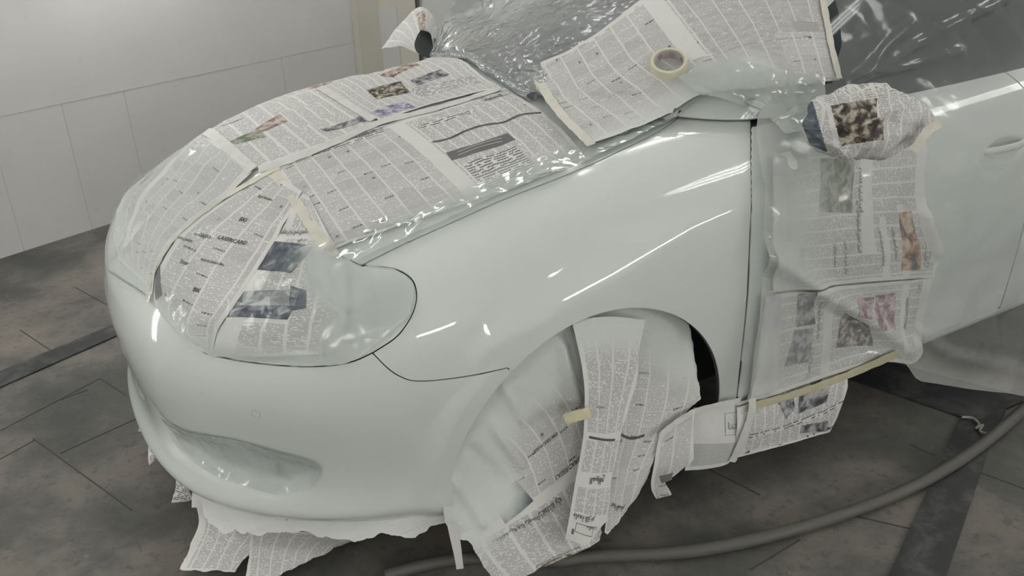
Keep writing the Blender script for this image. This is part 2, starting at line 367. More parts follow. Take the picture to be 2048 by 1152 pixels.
V, T = panel('bonnet', HOODL, arch=False); add_panel('bonnet', V, T, MAT['paint'], weld=True)
V, T = panel('headlight', HL, arch=False, drop=.003); add_panel('headlight', V, T, MAT['paint'])
# dark structure just under the panels, so the gaps read dark
S = np.where(BV[:, 2] < .9, darch * 1000 - 1, -50); V, T, A = clip(BV - BN * .012, BT, S); add_panel('inner_shell', V, T, MAT['liner'], weld=True, solid=0)

# doors, sills and the glass house
sec = NET[:10, 10].copy()
def door_net():
    xs = [1.40, 1.55, 1.8, 2.1, 2.45, 2.8, 3.3, 3.9]; A = []
    for l in range(10):
        row = []
        for x in xs:
            y, z = sec[l][1], sec[l][2]; k = smooth(1.5, 3.2, np.array(x))
            row.append((x, y - .012 * math.sin(min(1, (x - 1.4) / 1.6) * math.pi) * (l < 7), z + .03 * k * (l > 5)))
        A.append(row)
    return np.array(A)
DN = door_net()
def bs_surface(net, nu, nv, mat=bsp_mat):
    return np.einsum('la,abk,sb->lsk', mat(net.shape[0], np.linspace(0, 1, nv)), net, mat(net.shape[1], np.linspace(0, 1, nu))).reshape(-1, 3)
DV = bs_surface(DN, 200, 110); DT = tris_of(grid_faces(200, 110)); DPX = project(DV)
if np.cross(DV[DT[5000][1]] - DV[DT[5000][0]], DV[DT[5000][2]] - DV[DT[5000][0]])[1] > 0: DT = DT[:, ::-1]
sx = np.interp(DPX[:, 1], GAPX[:, 1], GAPX[:, 0]); S_front = None
DV[:, 1] -= flare(DV); DPX = project(DV); sx = np.interp(DPX[:, 1], GAPX[:, 1], GAPX[:, 0]); S_front = (sx - DPX[:, 0]) + 1.2
hd = np.hypot((DV[:, 0] - 2.35) / .085, (DV[:, 2] - .80) / .03); DV[:, 1] += .02 * smooth(1.1, .5, hd) * (DV[:, 2] > .6)
for nm, x0, x1 in (('front_door', 1.0, 2.50), ('rear_door', 2.506, 3.45)):
    S = np.maximum.reduce([S_front if nm == 'front_door' else x0 - DV[:, 0], DV[:, 0] - x1, .26 - DV[:, 2]])
    V, T, _ = clip(DV, DT, S); add_panel(nm, V, T, MAT['paint'])
S = np.maximum(S_front, DV[:, 2] - .254); V, T, _ = clip(DV, DT, S); add_panel('sill', V, T, MAT['paint'])
# door handle bar in its cup
V, Fc = [], []
for k, x in enumerate(np.linspace(2.26, 2.44, 9)):
    for a in range(8):
        an = a / 8 * 2 * math.pi; yy = 1.478 + .018 * abs((k - 4) / 4) ** 3; V.append((x, yy + .008 * math.cos(an), .805 + .012 * math.sin(an)))
for k in range(8):
    for a in range(8): Fc.append((k * 8 + a, k * 8 + (a + 1) % 8, (k + 1) * 8 + (a + 1) % 8, (k + 1) * 8 + a))
par(mesh_obj('door_handle', V, Fc, MAT['paint']), CAR)
GH = np.array([  # windscreen centre -> pillar -> side glass; base, middle, top, roof edge, roof centre
 [(1.17,2.36,1.053),(1.20,2.12,1.048),(1.30,1.86,1.0),(1.50,1.68,.962),(1.78,1.64,.958),(2.3,1.63,.965),(2.9,1.63,.975),(3.9,1.66,.99)],
 [(1.52,2.36,1.19),(1.55,2.12,1.185),(1.64,1.89,1.155),(1.82,1.755,1.13),(2.08,1.72,1.13),(2.5,1.705,1.14),(3.0,1.70,1.15),(3.85,1.74,1.14)],
 [(1.92,2.36,1.34),(1.95,2.12,1.335),(2.04,1.94,1.32),(2.18,1.84,1.305),(2.4,1.80,1.30),(2.7,1.79,1.31),(3.1,1.785,1.32),(3.75,1.82,1.30)],
 [(2.15,2.36,1.40),(2.17,2.14,1.395),(2.24,1.98,1.38),(2.36,1.89,1.365),(2.5,1.86,1.365),(2.8,1.85,1.375),(3.15,1.85,1.38),(3.7,1.88,1.36)],
 [(2.5,2.36,1.44),(2.5,2.3,1.44),(2.55,2.3,1.435),(2.65,2.3,1.43),(2.75,2.3,1.43),(2.95,2.3,1.435),(3.25,2.3,1.43),(3.6,2.3,1.41)],
 [(2.6,2.36,1.442),(2.6,2.36,1.442),(2.65,2.36,1.437),(2.7,2.36,1.432),(2.8,2.36,1.432),(3.0,2.36,1.437),(3.3,2.36,1.432),(3.6,2.36,1.412)]])
GV = bs_surface(GH, 160, 120); GT = tris_of(grid_faces(160, 120))
gu = np.tile(np.linspace(0, 7, 160), 120); gv = np.repeat(np.linspace(0, 5, 120), 160)
ti = GT[9000]
if np.cross(GV[ti[1]] - GV[ti[0]], GV[ti[2]] - GV[ti[0]])[2] < 0: GT = GT[:, ::-1]
for nm, S, m in (('windscreen', np.maximum(gu - 2.55, gv - 2.2), 'glass'), ('pillar', np.maximum.reduce([2.55 - gu, gu - 3.7 + .75 * np.minimum(gv, 1), gv - 2.2]), 'paint'),
                 ('side_window', np.maximum.reduce([3.7 - .75 * np.minimum(gv, 1) - gu, gu - 6.6, gv - 2.2]), 'glass'), ('roof', np.minimum(2.2 - gv, 6.6 - gu), 'paint')):
    V, T, _ = clip(GV, GT, S); add_panel(nm, V, T, MAT[m], weld=nm in ('windscreen', 'roof'))
# wheels
def wheel(cx, cy, s):
    V, Fc = [], []; prof = [(.20, -.10), (.215, -.105), (.27, -.108), (.30, -.095), (.31, -.06), (.31, .06), (.30, .095), (.27, .1)]
    n = 48
    for a in range(n):
        an = a / n * 2 * math.pi
        for r, d in prof: V.append((cx + r * math.cos(an), cy + d * s, .31 + r * math.sin(an) - .0))
    m = len(prof)
    for a in range(n):
        for j in range(m - 1): Fc.append((a * m + j, a * m + j + 1, ((a + 1) % n) * m + j + 1, ((a + 1) % n) * m + j))
    par(mesh_obj('tyre', V, Fc, MAT['rubber']), CAR)
    V, Fc = [], []; prof = [(.0, -.06), (.04, -.06), (.06, -.075), (.17, -.07), (.2, -.1), (.205, -.1), (.205, .05), (0, .05)]; m = len(prof)
    for a in range(n):
        an = a / n * 2 * math.pi; k = 1 if (a // 4) % 2 else .0
        for j, (r, d) in enumerate(prof): V.append((cx + r * math.cos(an), cy + (d + (.02 * k if j in (2, 3) else 0)) * s, .31 + r * math.sin(an)))
    for a in range(n):
        for j in range(m - 1): Fc.append((a * m + j, a * m + j + 1, ((a + 1) % n) * m + j + 1, ((a + 1) % n) * m + j))
    par(mesh_obj('wheel_rim', V, Fc, MAT['alloy']), CAR)
for cx in (1.0, 3.6):
    wheel(cx, 1.665, 1); wheel(cx, 2 * YC - 1.665, -1)
# small round tow hook cover outlined in the bumper
hk = BVHTree.FromPolygons([tuple(v) for v in BV], [tuple(map(int, t_)) for t_ in BT]); h_ = hk.ray_cast(Vector(CAM), Vector(ray(512, 828))); c_h = np.array(h_[0]); n_h = np.array(h_[1]); n_h = n_h if n_h @ (CAM - c_h) > 0 else -n_h
a_h = np.cross(n_h, [0, 0, 1.0]); a_h /= np.linalg.norm(a_h); b_h = np.cross(n_h, a_h); V = []
for k in range(23):
    an = k / 24 * 2 * math.pi + 1.9
    for rr_ in (.0098, .0106): V.append(c_h + (a_h * math.cos(an) + b_h * math.sin(an)) * rr_ + n_h * .0007)
par(mesh_obj('tow_hook_cover', V, grid_faces(2, 23), simple('thin_grey_gap', (.2, .21, .2), .6)), CAR)
# underbody
V, Fc = box((.3, 1.75, .18), (3.9, 2.97, .5)); par(mesh_obj('underbody', V, Fc, MAT['liner'], None, False), CAR)

# ------------------------------------------------------------------ newsprint, tape and film materials
PAPER = (.66, .66, .635); INK = (.075, .077, .082)
def print_mat(name, kind, pitch=.0042, colw=.052, seed=0.0, cols=None, paper=PAPER, density=.56):
    t = NT(name); uv0 = t.uv()
    wob = t.n('ShaderNodeTexNoise'); t.set(wob.inputs['Vector'], uv0); wob.inputs['Scale'].default_value = 14
    add = t.n('ShaderNodeVectorMath', {'operation': 'MULTIPLY_ADD'}); t.set(add.inputs[0], wob.outputs['Color']); add.inputs[1].default_value = (.006, .010, 0); t.set(add.inputs[2], uv0)
    sp = t.n('ShaderNodeSeparateXYZ'); t.set(sp.inputs[0], add.outputs[0]); u, v = sp.outputs[0], sp.outputs[1]
    base = paper; ink = None; col = None
    def vec(a, b, c=0.0):
        cb = t.n('ShaderNodeCombineXYZ'); t.set(cb.inputs[0], a); t.set(cb.inputs[1], b); t.set(cb.inputs[2], c); return cb.outputs[0]
    def lines(pitch, wfreq=260, lfreq=55, thick=.30, word=.40):
        vp = t.math('DIVIDE', v, pitch); row = t.math('FLOOR', vp); fr = t.math('FRACT', vp)
        word_n = t.noise(vec(t.math('MULTIPLY', u, lfreq / .02 * .02 * 3.2), t.math('MULTIPLY', row, 7.31), seed), 1, 0)
        squig = t.noise(vec(t.math('MULTIPLY', u, wfreq * 2.6), t.math('MULTIPLY', row, 5.77), seed + 3), 1, 1)
        cen = t.math('ABSOLUTE', t.math('SUBTRACT', t.math('SUBTRACT', fr, .5), t.math('MULTIPLY', t.math('SUBTRACT', squig, .5), .9)))
        a = t.step(cen, thick + .06, thick - .08); b = t.step(word_n, word - .05, word + .02)
        return t.math('MULTIPLY', a, b), row
    def column(colw, g=.07):
        uc = t.math('DIVIDE', u, colw); fc = t.math('FRACT', uc)
        return t.math('MULTIPLY', t.step(fc, g - .02, g + .02), t.step(fc, 1 - g + .02, 1 - g - .02)), t.math('FLOOR', uc), fc
    if kind == 'text':
        m, cid, fc = column(colw); L, row = lines(pitch); ink = t.math('MULTIPLY', t.math('MULTIPLY', L, m), density)
    elif kind == 'large':
        L, row = lines(pitch * 2.1, 110, 22, .28, .42); ink = t.math('MULTIPLY', L, .85)
    elif kind == 'classified':
        m, cid, fc = column(colw, .045)
        vs = t.math('ADD', v, t.math('MULTIPLY', t.n('ShaderNodeTexWhiteNoise', {'noise_dimensions': '1D'}, W=cid).outputs[0], .03))
        ch = .034; cell = t.math('FLOOR', t.math('DIVIDE', vs, ch)); fcell = t.math('FRACT', t.math('DIVIDE', vs, ch))
        rnd = t.n('ShaderNodeTexWhiteNoise', {'noise_dimensions': '2D'}); t.set(rnd.inputs['Vector'], vec(cid, cell, seed)); r = rnd.outputs[0]
        L, row = lines(pitch * .82, 320, 60, .31, .36)
        tint = t.math('MULTIPLY', t.step(r, .66, .70), .20)
        head = t.math('MULTIPLY', t.math('MULTIPLY', t.step(fcell, .87, .89), t.step(r, .27, .25)), t.math('MULTIPLY', t.step(fc, .45, .47), t.step(squash(t, u, cell), .40, .5)))
        rule = t.math('MULTIPLY', t.step(fcell, .965, .98), .35)
        blank = t.step(fcell, .95, .92)
        x = t.math('MULTIPLY', L, t.math('MULTIPLY', blank, .46)); x = t.math('MAXIMUM', x, t.math('MULTIPLY', head, .95)); x = t.math('MAXIMUM', x, rule)
        # small round emblems in some of the boxes
        du = t.math('SUBTRACT', fc, .75); dv = t.math('SUBTRACT', fcell, .62)
        dd = t.math('SQRT', t.math('ADD', t.math('POWER', t.math('MULTIPLY', du, colw), 2), t.math('POWER', t.math('MULTIPLY', dv, ch), 2)))
        ring = t.math('MULTIPLY', t.step(dd, .0042, .0038), t.step(r, .90, .92)); x = t.math('MAXIMUM', x, t.math('MULTIPLY', ring, .8))
        x = t.math('MAXIMUM', x, tint); ink = t.math('MULTIPLY', x, m)
    elif kind == 'dense':
        m, cid, fc = column(colw, .03); L, row = lines(pitch * .8, 300, 80, .34, .30)
        big = t.noise(vec(t.math('MULTIPLY', u, 30), t.math('MULTIPLY', v, 70), seed), 1, 1)
        x = t.math('MAXIMUM', t.math('MULTIPLY', L, .5), t.math('MULTIPLY', t.step(big, .50, .56), .26)); ink = t.math('MULTIPLY', x, m)
    elif kind == 'bar': ink = t.math('ADD', 0.0, .88)
    elif kind == 'grey':
        L, row = lines(pitch, 280, 60, .30, .3); ink = t.math('MAXIMUM', t.math('MULTIPLY', L, .6), .36)
    elif kind == 'photo':
        c1, c2, c3, c4 = cols
        n1 = t.noise(uv0, 32, 3, .55, .3); n2 = t.noise(uv0, 90, 2)
        nn = t.math('ADD', t.math('MULTIPLY', n1, .8), t.math('MULTIPLY', n2, .2))
        col = t.ramp(nn, [(.40, c1), (.48, c2), (.53, c3), (.62, c4)])
    if ink is not None: col = t.mix(ink, base, INK)
    if col is None: col = t.mix(0.0, base, base)
    at = t.n('ShaderNodeAttribute', {'attribute_name': 'spray'})
    nz = t.noise(uv0, 9, 3); sf = t.math('MULTIPLY', at.outputs['Fac'], t.math('ADD', .75, t.math('MULTIPLY', nz, .5)), None, True)
    col = t.mix(sf, col, (.60, .635, .615))
    grain = t.noise(uv0, 6, 3); col = t.mix(t.math('MULTIPLY', t.step(grain, .5, .75), .12), col, (.46, .45, .42))
    b = t.bsdf(Base_Color=col, Roughness=.72, Specular_IOR_Level=.25)
    w1 = t.noise(uv0, 22, 4, .55, .5); bp = t.n('ShaderNodeBump', None, Strength=.55, Distance=.006, Height=w1); t.set(b.inputs['Normal'], bp.outputs[0])
    return t.m
def squash(t, u, cell):
    cb = t.n('ShaderNodeCombineXYZ'); t.set(cb.inputs[0], t.math('MULTIPLY', u, 500)); t.set(cb.inputs[1], cell); return t.noise(cb.outputs[0], 1, 0)
PM = {'blank': print_mat('blank_newsprint', 'blank'), 'text': print_mat('newsprint_columns', 'text'), 'text2': print_mat('newsprint_fine_columns', 'text', .0034, .036, 5.0),
      'large': print_mat('newsprint_large_lines', 'large', .0042, .05, 2.0), 'classified': print_mat('newsprint_small_ads', 'classified', .0040, .047, 1.0),
      'classified2': print_mat('newsprint_small_ads_wide', 'classified', .0042, .058, 9.0), 'dense': print_mat('newsprint_dense_ads', 'dense', .004, .055, 4.0),
      'bar': print_mat('newsprint_black_rule', 'bar'), 'grey': print_mat('newsprint_grey_box', 'grey')}
def ph(name, *cols): PM[name] = print_mat('newspaper_photo_' + name, 'photo', cols=cols)
ph('dusk', (.05, .06, .075), (.09, .10, .12), (.16, .17, .19), (.30, .31, .33))
ph('sky', (.22, .23, .24), (.26, .27, .28), (.31, .32, .33), (.38, .39, .40))
ph('night', (.06, .075, .095), (.10, .12, .14), (.12, .14, .16), (.25, .27, .28))
ph('brown', (.13, .09, .075), (.28, .20, .17), (.42, .34, .30), (.52, .46, .42))
ph('green', (.10, .12, .09), (.18, .21, .15), (.30, .32, .26), (.40, .30, .30))
ph('violet', (.14, .14, .26), (.26, .25, .38), (.45, .44, .50), (.52, .50, .50))
ph('people', (.035, .03, .03), (.10, .09, .07), (.28, .24, .20), (.50, .47, .42))
ph('red', (.14, .06, .07), (.30, .17, .20), (.42, .30, .38), (.55, .50, .48))
ph('orange', (.06, .05, .06), (.28, .16, .10), (.42, .27, .17), (.50, .42, .36))
ph('grey_photo', (.05, .052, .058), (.15, .155, .17), (.28, .28, .30), (.42, .42, .43))
def ink_mat():
    t = NT('headline_ink'); at = t.n('ShaderNodeAttribute', {'attribute_name': 'spray'})
    c = t.mix(at.outputs['Fac'], INK, (.58, .615, .60)); t.bsdf(Base_Color=c, Roughness=.7); return t.m
MAT['ink'] = ink_mat()
def tape_mat(name, c1, c2):
    t = NT(name); o = t.obj(); n1 = t.noise(o, 30, 4, .6); n2 = t.noise(o, 220, 2)
    b = t.bsdf(Base_Color=t.mix(t.step(n1, .35, .7), c1, c2), Roughness=.5, Specular_IOR_Level=.35)
    bp = t.n('ShaderNodeBump', None, Strength=.35, Distance=.0015, Height=n2); t.set(b.inputs['Normal'], bp.outputs[0]); return t.m
MAT['tape'] = tape_mat('pale_masking_tape', (.62, .61, .54), (.56, .555, .48))
MAT['tape_white'] = tape_mat('overpainted_masking_tape', (.60, .61, .58), (.55, .56, .53))
MAT['tape_yellow'] = tape_mat('yellowish_masking_tape', (.60, .56, .38), (.52, .49, .35))
def film_mat(name, haze, col=(.62, .64, .63), rough=.10, wr=(22, .8, .012), gl=1.0, fine=(120, .35, .003), coatc=(.9, .92, .92), attr=True):
    t = NT(name); o = t.obj()
    w0 = t.noise(o, wr[0], 2, .5, .15); w1 = t.math('ABSOLUTE', t.math('SUBTRACT', w0, .5)); w2 = t.math('ABSOLUTE', t.math('SUBTRACT', t.noise(o, fine[0], 1, .5, .1), .5))
    b1 = t.n('ShaderNodeBump', None, Strength=wr[1], Distance=wr[2] * 1.6, Height=w1)
    b2 = t.n('ShaderNodeBump', None, Strength=fine[1], Distance=fine[2], Height=w2, Normal=b1.outputs[0])
    tr = t.n('ShaderNodeBsdfTransparent', None, Color=(.97, .98, .98)); di = t.n('ShaderNodeBsdfDiffuse', None, Color=col, Normal=b2.outputs[0])
    gls = t.n('ShaderNodeBsdfGlossy', None, Color=coatc, Roughness=rough, Normal=b2.outputs[0])
    hz = t.noise(o, 5, 3); f = t.math('MULTIPLY', t.math('ADD', .7, t.math('MULTIPLY', hz, .6)), haze)
    if attr:
        at = t.n('ShaderNodeAttribute', {'attribute_name': 'spray'}); f = t.math('ADD', f, t.math('MULTIPLY', at.outputs['Fac'], .8), None, True)
    m1 = t.n('ShaderNodeMixShader', None, Fac=f, _1=tr.outputs[0], _2=di.outputs[0])
    ge = t.n('ShaderNodeNewGeometry'); dt = t.n('ShaderNodeVectorMath', {'operation': 'DOT_PRODUCT'}); t.set(dt.inputs[0], b2.outputs[0]); t.set(dt.inputs[1], ge.outputs['Incoming'])
    ff = t.math('MULTIPLY', t.math('ADD', .05, t.math('MULTIPLY', t.math('POWER', t.math('SUBTRACT', 1.0, t.math('ABSOLUTE', dt.outputs['Value'])), 5), .9)), gl, None, True)
    m2 = t.n('ShaderNodeMixShader', None, Fac=ff, _1=m1.outputs[0], _2=gls.outputs[0])
    t.t.links.new(m2.outputs[0], t.out.inputs[0]); return t.m
MAT['film_clear'] = film_mat('clear_masking_film', .07, (.60, .64, .62), .06, (9, .8, .03), 1.7, (30, .3, .008))
MAT['film_thin'] = film_mat('thin_masking_film', .05, (.60, .64, .62), .10, (8, .5, .02), .6, (26, .15, .005))
MAT['film_sprayed'] = film_mat('oversprayed_masking_film', .30, (.58, .62, .60), .09, (8, .6, .022), 1.2, (30, .25, .006))
MAT['film_wind'] = film_mat('crumpled_film_over_windscreen', .56, (.42, .435, .445), .15, (11, .9, .03), 1.2, (40, .28, .008))
MAT['film_door'] = film_mat('hazy_draped_film', .13, (.60, .61, .60), .16, (7, .5, .02), .8, (60, .15, .002))

# ------------------------------------------------------------------ things laid on the car
bvV = np.concatenate([BV, mir(BV), DV, GV, mir(GV)]); nB = len(BV)
bvT = np.concatenate([BT, BT[:, ::-1] + nB, DT + 2 * nB, GT + 2 * nB + len(DV), GT[:, ::-1] + 2 * nB + len(DV) + len(GV)])
BVH = BVHTree.FromPolygons([tuple(v) for v in bvV], [tuple(map(int, t_)) for t_ in bvT])
def on_car(px, py):
    r = ray(px, py); h = BVH.ray_cast(Vector(CAM), Vector(r))
    if h[0] is not None and h[3] < 6: return np.array(h[0])
    best = None
    for t_ in np.arange(1.2, 4.5, .02):
        q = CAM + r * t_; n_ = BVH.find_nearest(Vector(q))
        if best is None or n_[3] < best[0]: best = (n_[3], np.array(n_[0]))
    return best[1]
def near_car(q):
    h = BVH.find_nearest(Vector(q)); n_ = np.array(h[1]); p = np.array(h[0]); d = CAM - p
    return p, n_
def ctrl(e):
    if len(e) == 2: return on_car(*e)
    if len(e) == 4: return P(e[0], e[1], **{e[2]: e[3]})
    return np.array(e, float)
class Cloth:
    """a sheet of something: control rows of pixels or points -> grid in the place, lying on the car or hanging free"""
    def __init__(s, rows, cell=.006, off=.004, free=False, amp=.002, wsc=18, seed=0.0, ridge=None, lines=(), maxn=170, relax=0, keep_out=None):
        C = np.array([[ctrl(e) for e in r] for r in rows]); nr, nc = C.shape[:2]
        s.U = np.mean(np.linalg.norm(np.diff(C, axis=1), axis=2).sum(1)); s.V = np.mean(np.linalg.norm(np.diff(C, axis=0), axis=2).sum(0))
        nu = int(min(maxn, max(8, s.U / cell))) + 1; nv = int(min(maxn, max(8, s.V / cell))) + 1
        us = np.unique(np.round(np.concatenate([np.linspace(0, 1, nu)] + [np.array(l) for l in lines[:1]]), 5)) if len(lines) else np.linspace(0, 1, nu)
        vs = np.unique(np.round(np.concatenate([np.linspace(0, 1, nv)] + [np.array(l) for l in lines[1:2]]), 5)) if len(lines) else np.linspace(0, 1, nv)
        X = np.einsum('la,abk,sb->lsk', cat_mat(nr, vs), C, cat_mat(nc, us)); s.us, s.vs = us, vs; nu, nv = len(us), len(vs)
        A = X.reshape(-1, 3); N = np.zeros_like(A)
        if not free:
            for i in range(len(A)):
                A[i], N[i] = near_car(A[i])
            # even out the surface normals so that sheets bridge the gaps and edges
            Ng = N.reshape(nv, nu, 3)
            for _ in range(3):
                Pd = np.pad(Ng, ((1, 1), (1, 1), (0, 0)), mode='edge'); Ng = (Pd[:-2, 1:-1] + Pd[2:, 1:-1] + Pd[1:-1, :-2] + Pd[1:-1, 2:] + Ng) / 5
            N = Ng.reshape(-1, 3)
            for _ in range(relax):
                Ag = A.reshape(nv, nu, 3); Pd = np.pad(Ag, ((1, 1), (1, 1), (0, 0)), mode='edge'); B_ = (Pd[:-2, 1:-1] + Pd[2:, 1:-1] + Pd[1:-1, :-2] + Pd[1:-1, 2:]) / 4; Ag[1:-1, 1:-1] = B_[1:-1, 1:-1]
        else:
            N = grid_normals(A, nv, nu)
            flip = ((CAM - A) * N).sum(1).mean() < 0
            if flip: N = -N
        N /= np.maximum(np.linalg.norm(N, axis=1, keepdims=True), 1e-9)
        n1 = noise_at(A, wsc, seed); n2 = noise_at(A, wsc * 2.7, seed + 9); d = off + amp * (1.0 - np.abs(n1) * 2.0) * .9 + amp * .45 * n2 + amp * .4
        s.px = project(A)
        if ridge:
            for (ln, wd_, hh) in ridge:
                dl = line_d(s.px, ln); d = d + hh * np.exp(-(dl / wd_) ** 2)
        d = np.maximum(d, off * .6)
        if keep_out is not None:
            for i in range(len(A)):
                p_, n_ = near_car(A[i])
                if (A[i] - p_) @ n_ < keep_out: A[i] = p_ + n_ * keep_out; N[i] = n_
        s.A = A + N * d[:, None]; s.N = N; s.nu, s.nv = nu, nv; s.px = project(s.A)
        s.uv = np.stack([np.tile(us, nv) * s.U, np.repeat(vs, nu) * s.V], 1); s.off = off
    def find(s, px, py):
        i = np.argmin(((s.px - (px, py)) ** 2).sum(1)); return s.uv[i] / (s.U, s.V)
    def at(s, u, v):
        """point and normal at fractions u, v"""
        x = np.interp(u, s.us, np.arange(s.nu)); y = np.interp(v, s.vs, np.arange(s.nv)); i = min(int(x), s.nu - 2); j = min(int(y), s.nv - 2); fx, fy = x - i, y - j
        k = j * s.nu + i; W = [(k, (1 - fx) * (1 - fy)), (k + 1, fx * (1 - fy)), (k + s.nu, (1 - fx) * fy), (k + s.nu + 1, fx * fy)]
        return sum(s.A[a] * w_ for a, w_ in W), sum(s.N[a] * w_ for a, w_ in W)
def spray_of(px, sprays, base=0.0):
    sp = np.full(len(px), float(base))
    for (ln, near, far, st) in sprays:
        sp = np.maximum(sp, st * (1 - smooth(near, far, line_d(px, ln))))
    return sp
def rag(S, px, amt, sc=.05, seed=0):
    return S + amt * np.array([noise.noise(Vector((p[0] * sc, p[1] * sc, seed))) for p in px]) + amt * .5 * np.array([noise.noise(Vector((p[0] * sc * 3, p[1] * sc * 3, seed + 5))) for p in px])
LASTC = None
def paper(name, label, rows, base='text', regions=(), outline=None, sprays=(), spray0=0.0, cat='newspaper', group=None, rot=0, tear=3, margin=0.012, mats=None, parent=None, **kw):
    """regions: (kind, [pixels that the printed block covers]) or (kind, (u0, v0, u1, v1) fractions)"""
    global LASTC
    pre = Cloth(rows, **{**kw, 'cell': .014}); boxes = []
    for kd, rg in regions:
        if len(rg) == 4 and not hasattr(rg[0], '__len__'): boxes.append((kd, rg))
        else:
            q = np.array([pre.find(*p) for p in rg])
            if len(rg) == 4:
                q0 = np.sort(q[:, 0]); q1 = np.sort(q[:, 1]); boxes.append((kd, (q0[:2].mean(), q1[:2].mean(), q0[2:].mean(), q1[2:].mean())))
            else: boxes.append((kd, (q[:, 0].min(), q[:, 1].min(), q[:, 0].max(), q[:, 1].max())))
    lu = [b[1][0] for b in boxes] + [b[1][2] for b in boxes]; lv = [b[1][1] for b in boxes] + [b[1][3] for b in boxes]
    mu, mv = margin / pre.U, margin / pre.V
    lu += [mu, 1 - mu]; lv += [mv, 1 - mv]
    lu = [min(max(a, 0), 1) for a in lu]; lv = [min(max(a, 0), 1) for a in lv]
    c = Cloth(rows, lines=(lu, lv), **kw); LASTC = c
    T = tris_of(grid_faces(c.nu, c.nv)); Fq = grid_faces(c.nu, c.nv); V = c.A; UV = c.uv; PX = c.px
    if outline is not None:
        S = poly_sdf(PX, np.array(outline, float)); S = rag(S, PX, tear, seed=hash(label) % 97 if False else len(label))
        V, Fq, A = clip(V, T, S, np.concatenate([UV, PX], 1)); UV = A[:, :2]; PX = A[:, 2:]
    sp = spray_of(PX, sprays, spray0)
    kinds = ['blank', base] + [b[0] for b in boxes]; kinds = list(dict.fromkeys(kinds))
    cen = UV[Fq].mean(1) / (c.U, c.V); fm = np.full(len(Fq), kinds.index(base))
    edge = (cen[:, 0] < mu) | (cen[:, 0] > 1 - mu) | (cen[:, 1] < mv) | (cen[:, 1] > 1 - mv); fm[edge] = 0
    for kd, (a, b_, c_, d_) in boxes:
        fm[(cen[:, 0] >= a) & (cen[:, 0] <= c_) & (cen[:, 1] >= b_) & (cen[:, 1] <= d_)] = kinds.index(kd)
    o = mesh_obj(name, V, Fq, [PM[k] for k in kinds], parent, uv=UV, fmat=fm, attrs={'spray': sp})
    if parent is None: tag(o, label, cat, group)
    o['_'] = 0; del o['_']
    c.obj = o; c.sprays = sprays; c.spray0 = spray0
    return c
# Arabic letters take their joined shapes
AR = {}
for ch, base_, n_ in (('ا',0xFE8D,2),('ب',0xFE8F,4),('ة',0xFE93,2),('ت',0xFE95,4),('ج',0xFE9D,4),('ح',0xFEA1,4),('خ',0xFEA5,4),('د',0xFEA9,2),('ذ',0xFEAB,2),('ر',0xFEAD,2),('ز',0xFEAF,2),('س',0xFEB1,4),('ش',0xFEB5,4),('ص',0xFEB9,4),('ض',0xFEBD,4),('ط',0xFEC1,4),('ع',0xFEC9,4),('غ',0xFECD,4),('ف',0xFED1,4),('ق',0xFED5,4),('ك',0xFED9,4),('ل',0xFEDD,4),('م',0xFEE1,4),('ن',0xFEE5,4),('ه',0xFEE9,4),('و',0xFEED,2),('ي',0xFEF1,4),('ى',0xFEEF,2)):
    AR[ch] = (base_, n_)
def shape_ar(s):
    out = []
    for i, ch in enumerate(s):
        if ch not in AR: out.append(ch); continue
        b, n_ = AR[ch]; pr = i > 0 and s[i - 1] in AR and AR[s[i - 1]][1] == 4; nx = i + 1 < len(s) and s[i + 1] in AR and n_ == 4
        out.append(chr(b + (3 if pr and nx else 1 if pr else 2 if nx else 0)))
    return ''.join(out[::-1])
TXT = {}
def text_mesh(s):
    if s not in TXT:
        c = bpy.data.curves.new('headline', 'FONT'); c.body = s; c.resolution_u = 2; c.align_x = 'CENTER'; c.align_y = 'CENTER'; c.offset = .022
        o = bpy.data.objects.new('headline', c); COL.objects.link(o); dg = bpy.context.evaluated_depsgraph_get()
        m = bpy.data.meshes.new_from_object(o.evaluated_get(dg)); V = np.array([tuple(v.co) for v in m.vertices]); Fc = [tuple(p.vertices) for p in m.polygons]
        bpy.data.objects.remove(o); bpy.data.curves.remove(c); bpy.data.meshes.remove(m)
        if len(V):
            V[:, 0] -= (V[:, 0].min() + V[:, 0].max()) / 2; V[:, 1] -= (V[:, 1].min() + V[:, 1].max()) / 2
        TXT[s] = (V, Fc)
    return TXT[s]
def headline(c, s, px, size, rot=0, name='headline', length=None, flip=False):
    """print words on a sheet at a pixel, cap height size in metres, rotated by rot degrees in the sheet's own (u right, v down) frame"""
    if any(ch in AR for ch in s): s = shape_ar(s)
    V, Fc = text_mesh(s)
    if not len(V): return
    k = size * 1.15 / .7; u0, v0 = (np.array(c.find(*px)) * (c.U, c.V)); a = math.radians(rot); W = V.copy() * k
    if length: W[:, 0] *= length / max(W[:, 0].max() - W[:, 0].min(), 1e-6)
    X = W[:, 0] * math.cos(a) - W[:, 1] * math.sin(a); Y = W[:, 0] * math.sin(a) + W[:, 1] * math.cos(a)
    if flip: X = -X
    Q = []
    for x, y in zip(X, Y):
        p, n_ = c.at(min(max((u0 + x) / c.U, 0), 1), min(max((v0 - y) / c.V, 0), 1)); Q.append(p + n_ * .0012)
    Q = np.array(Q); mesh_obj(name, Q, Fc, MAT['ink'], c.obj, smooth_=False, attrs={'spray': spray_of(project(Q), c.sprays, c.spray0)})
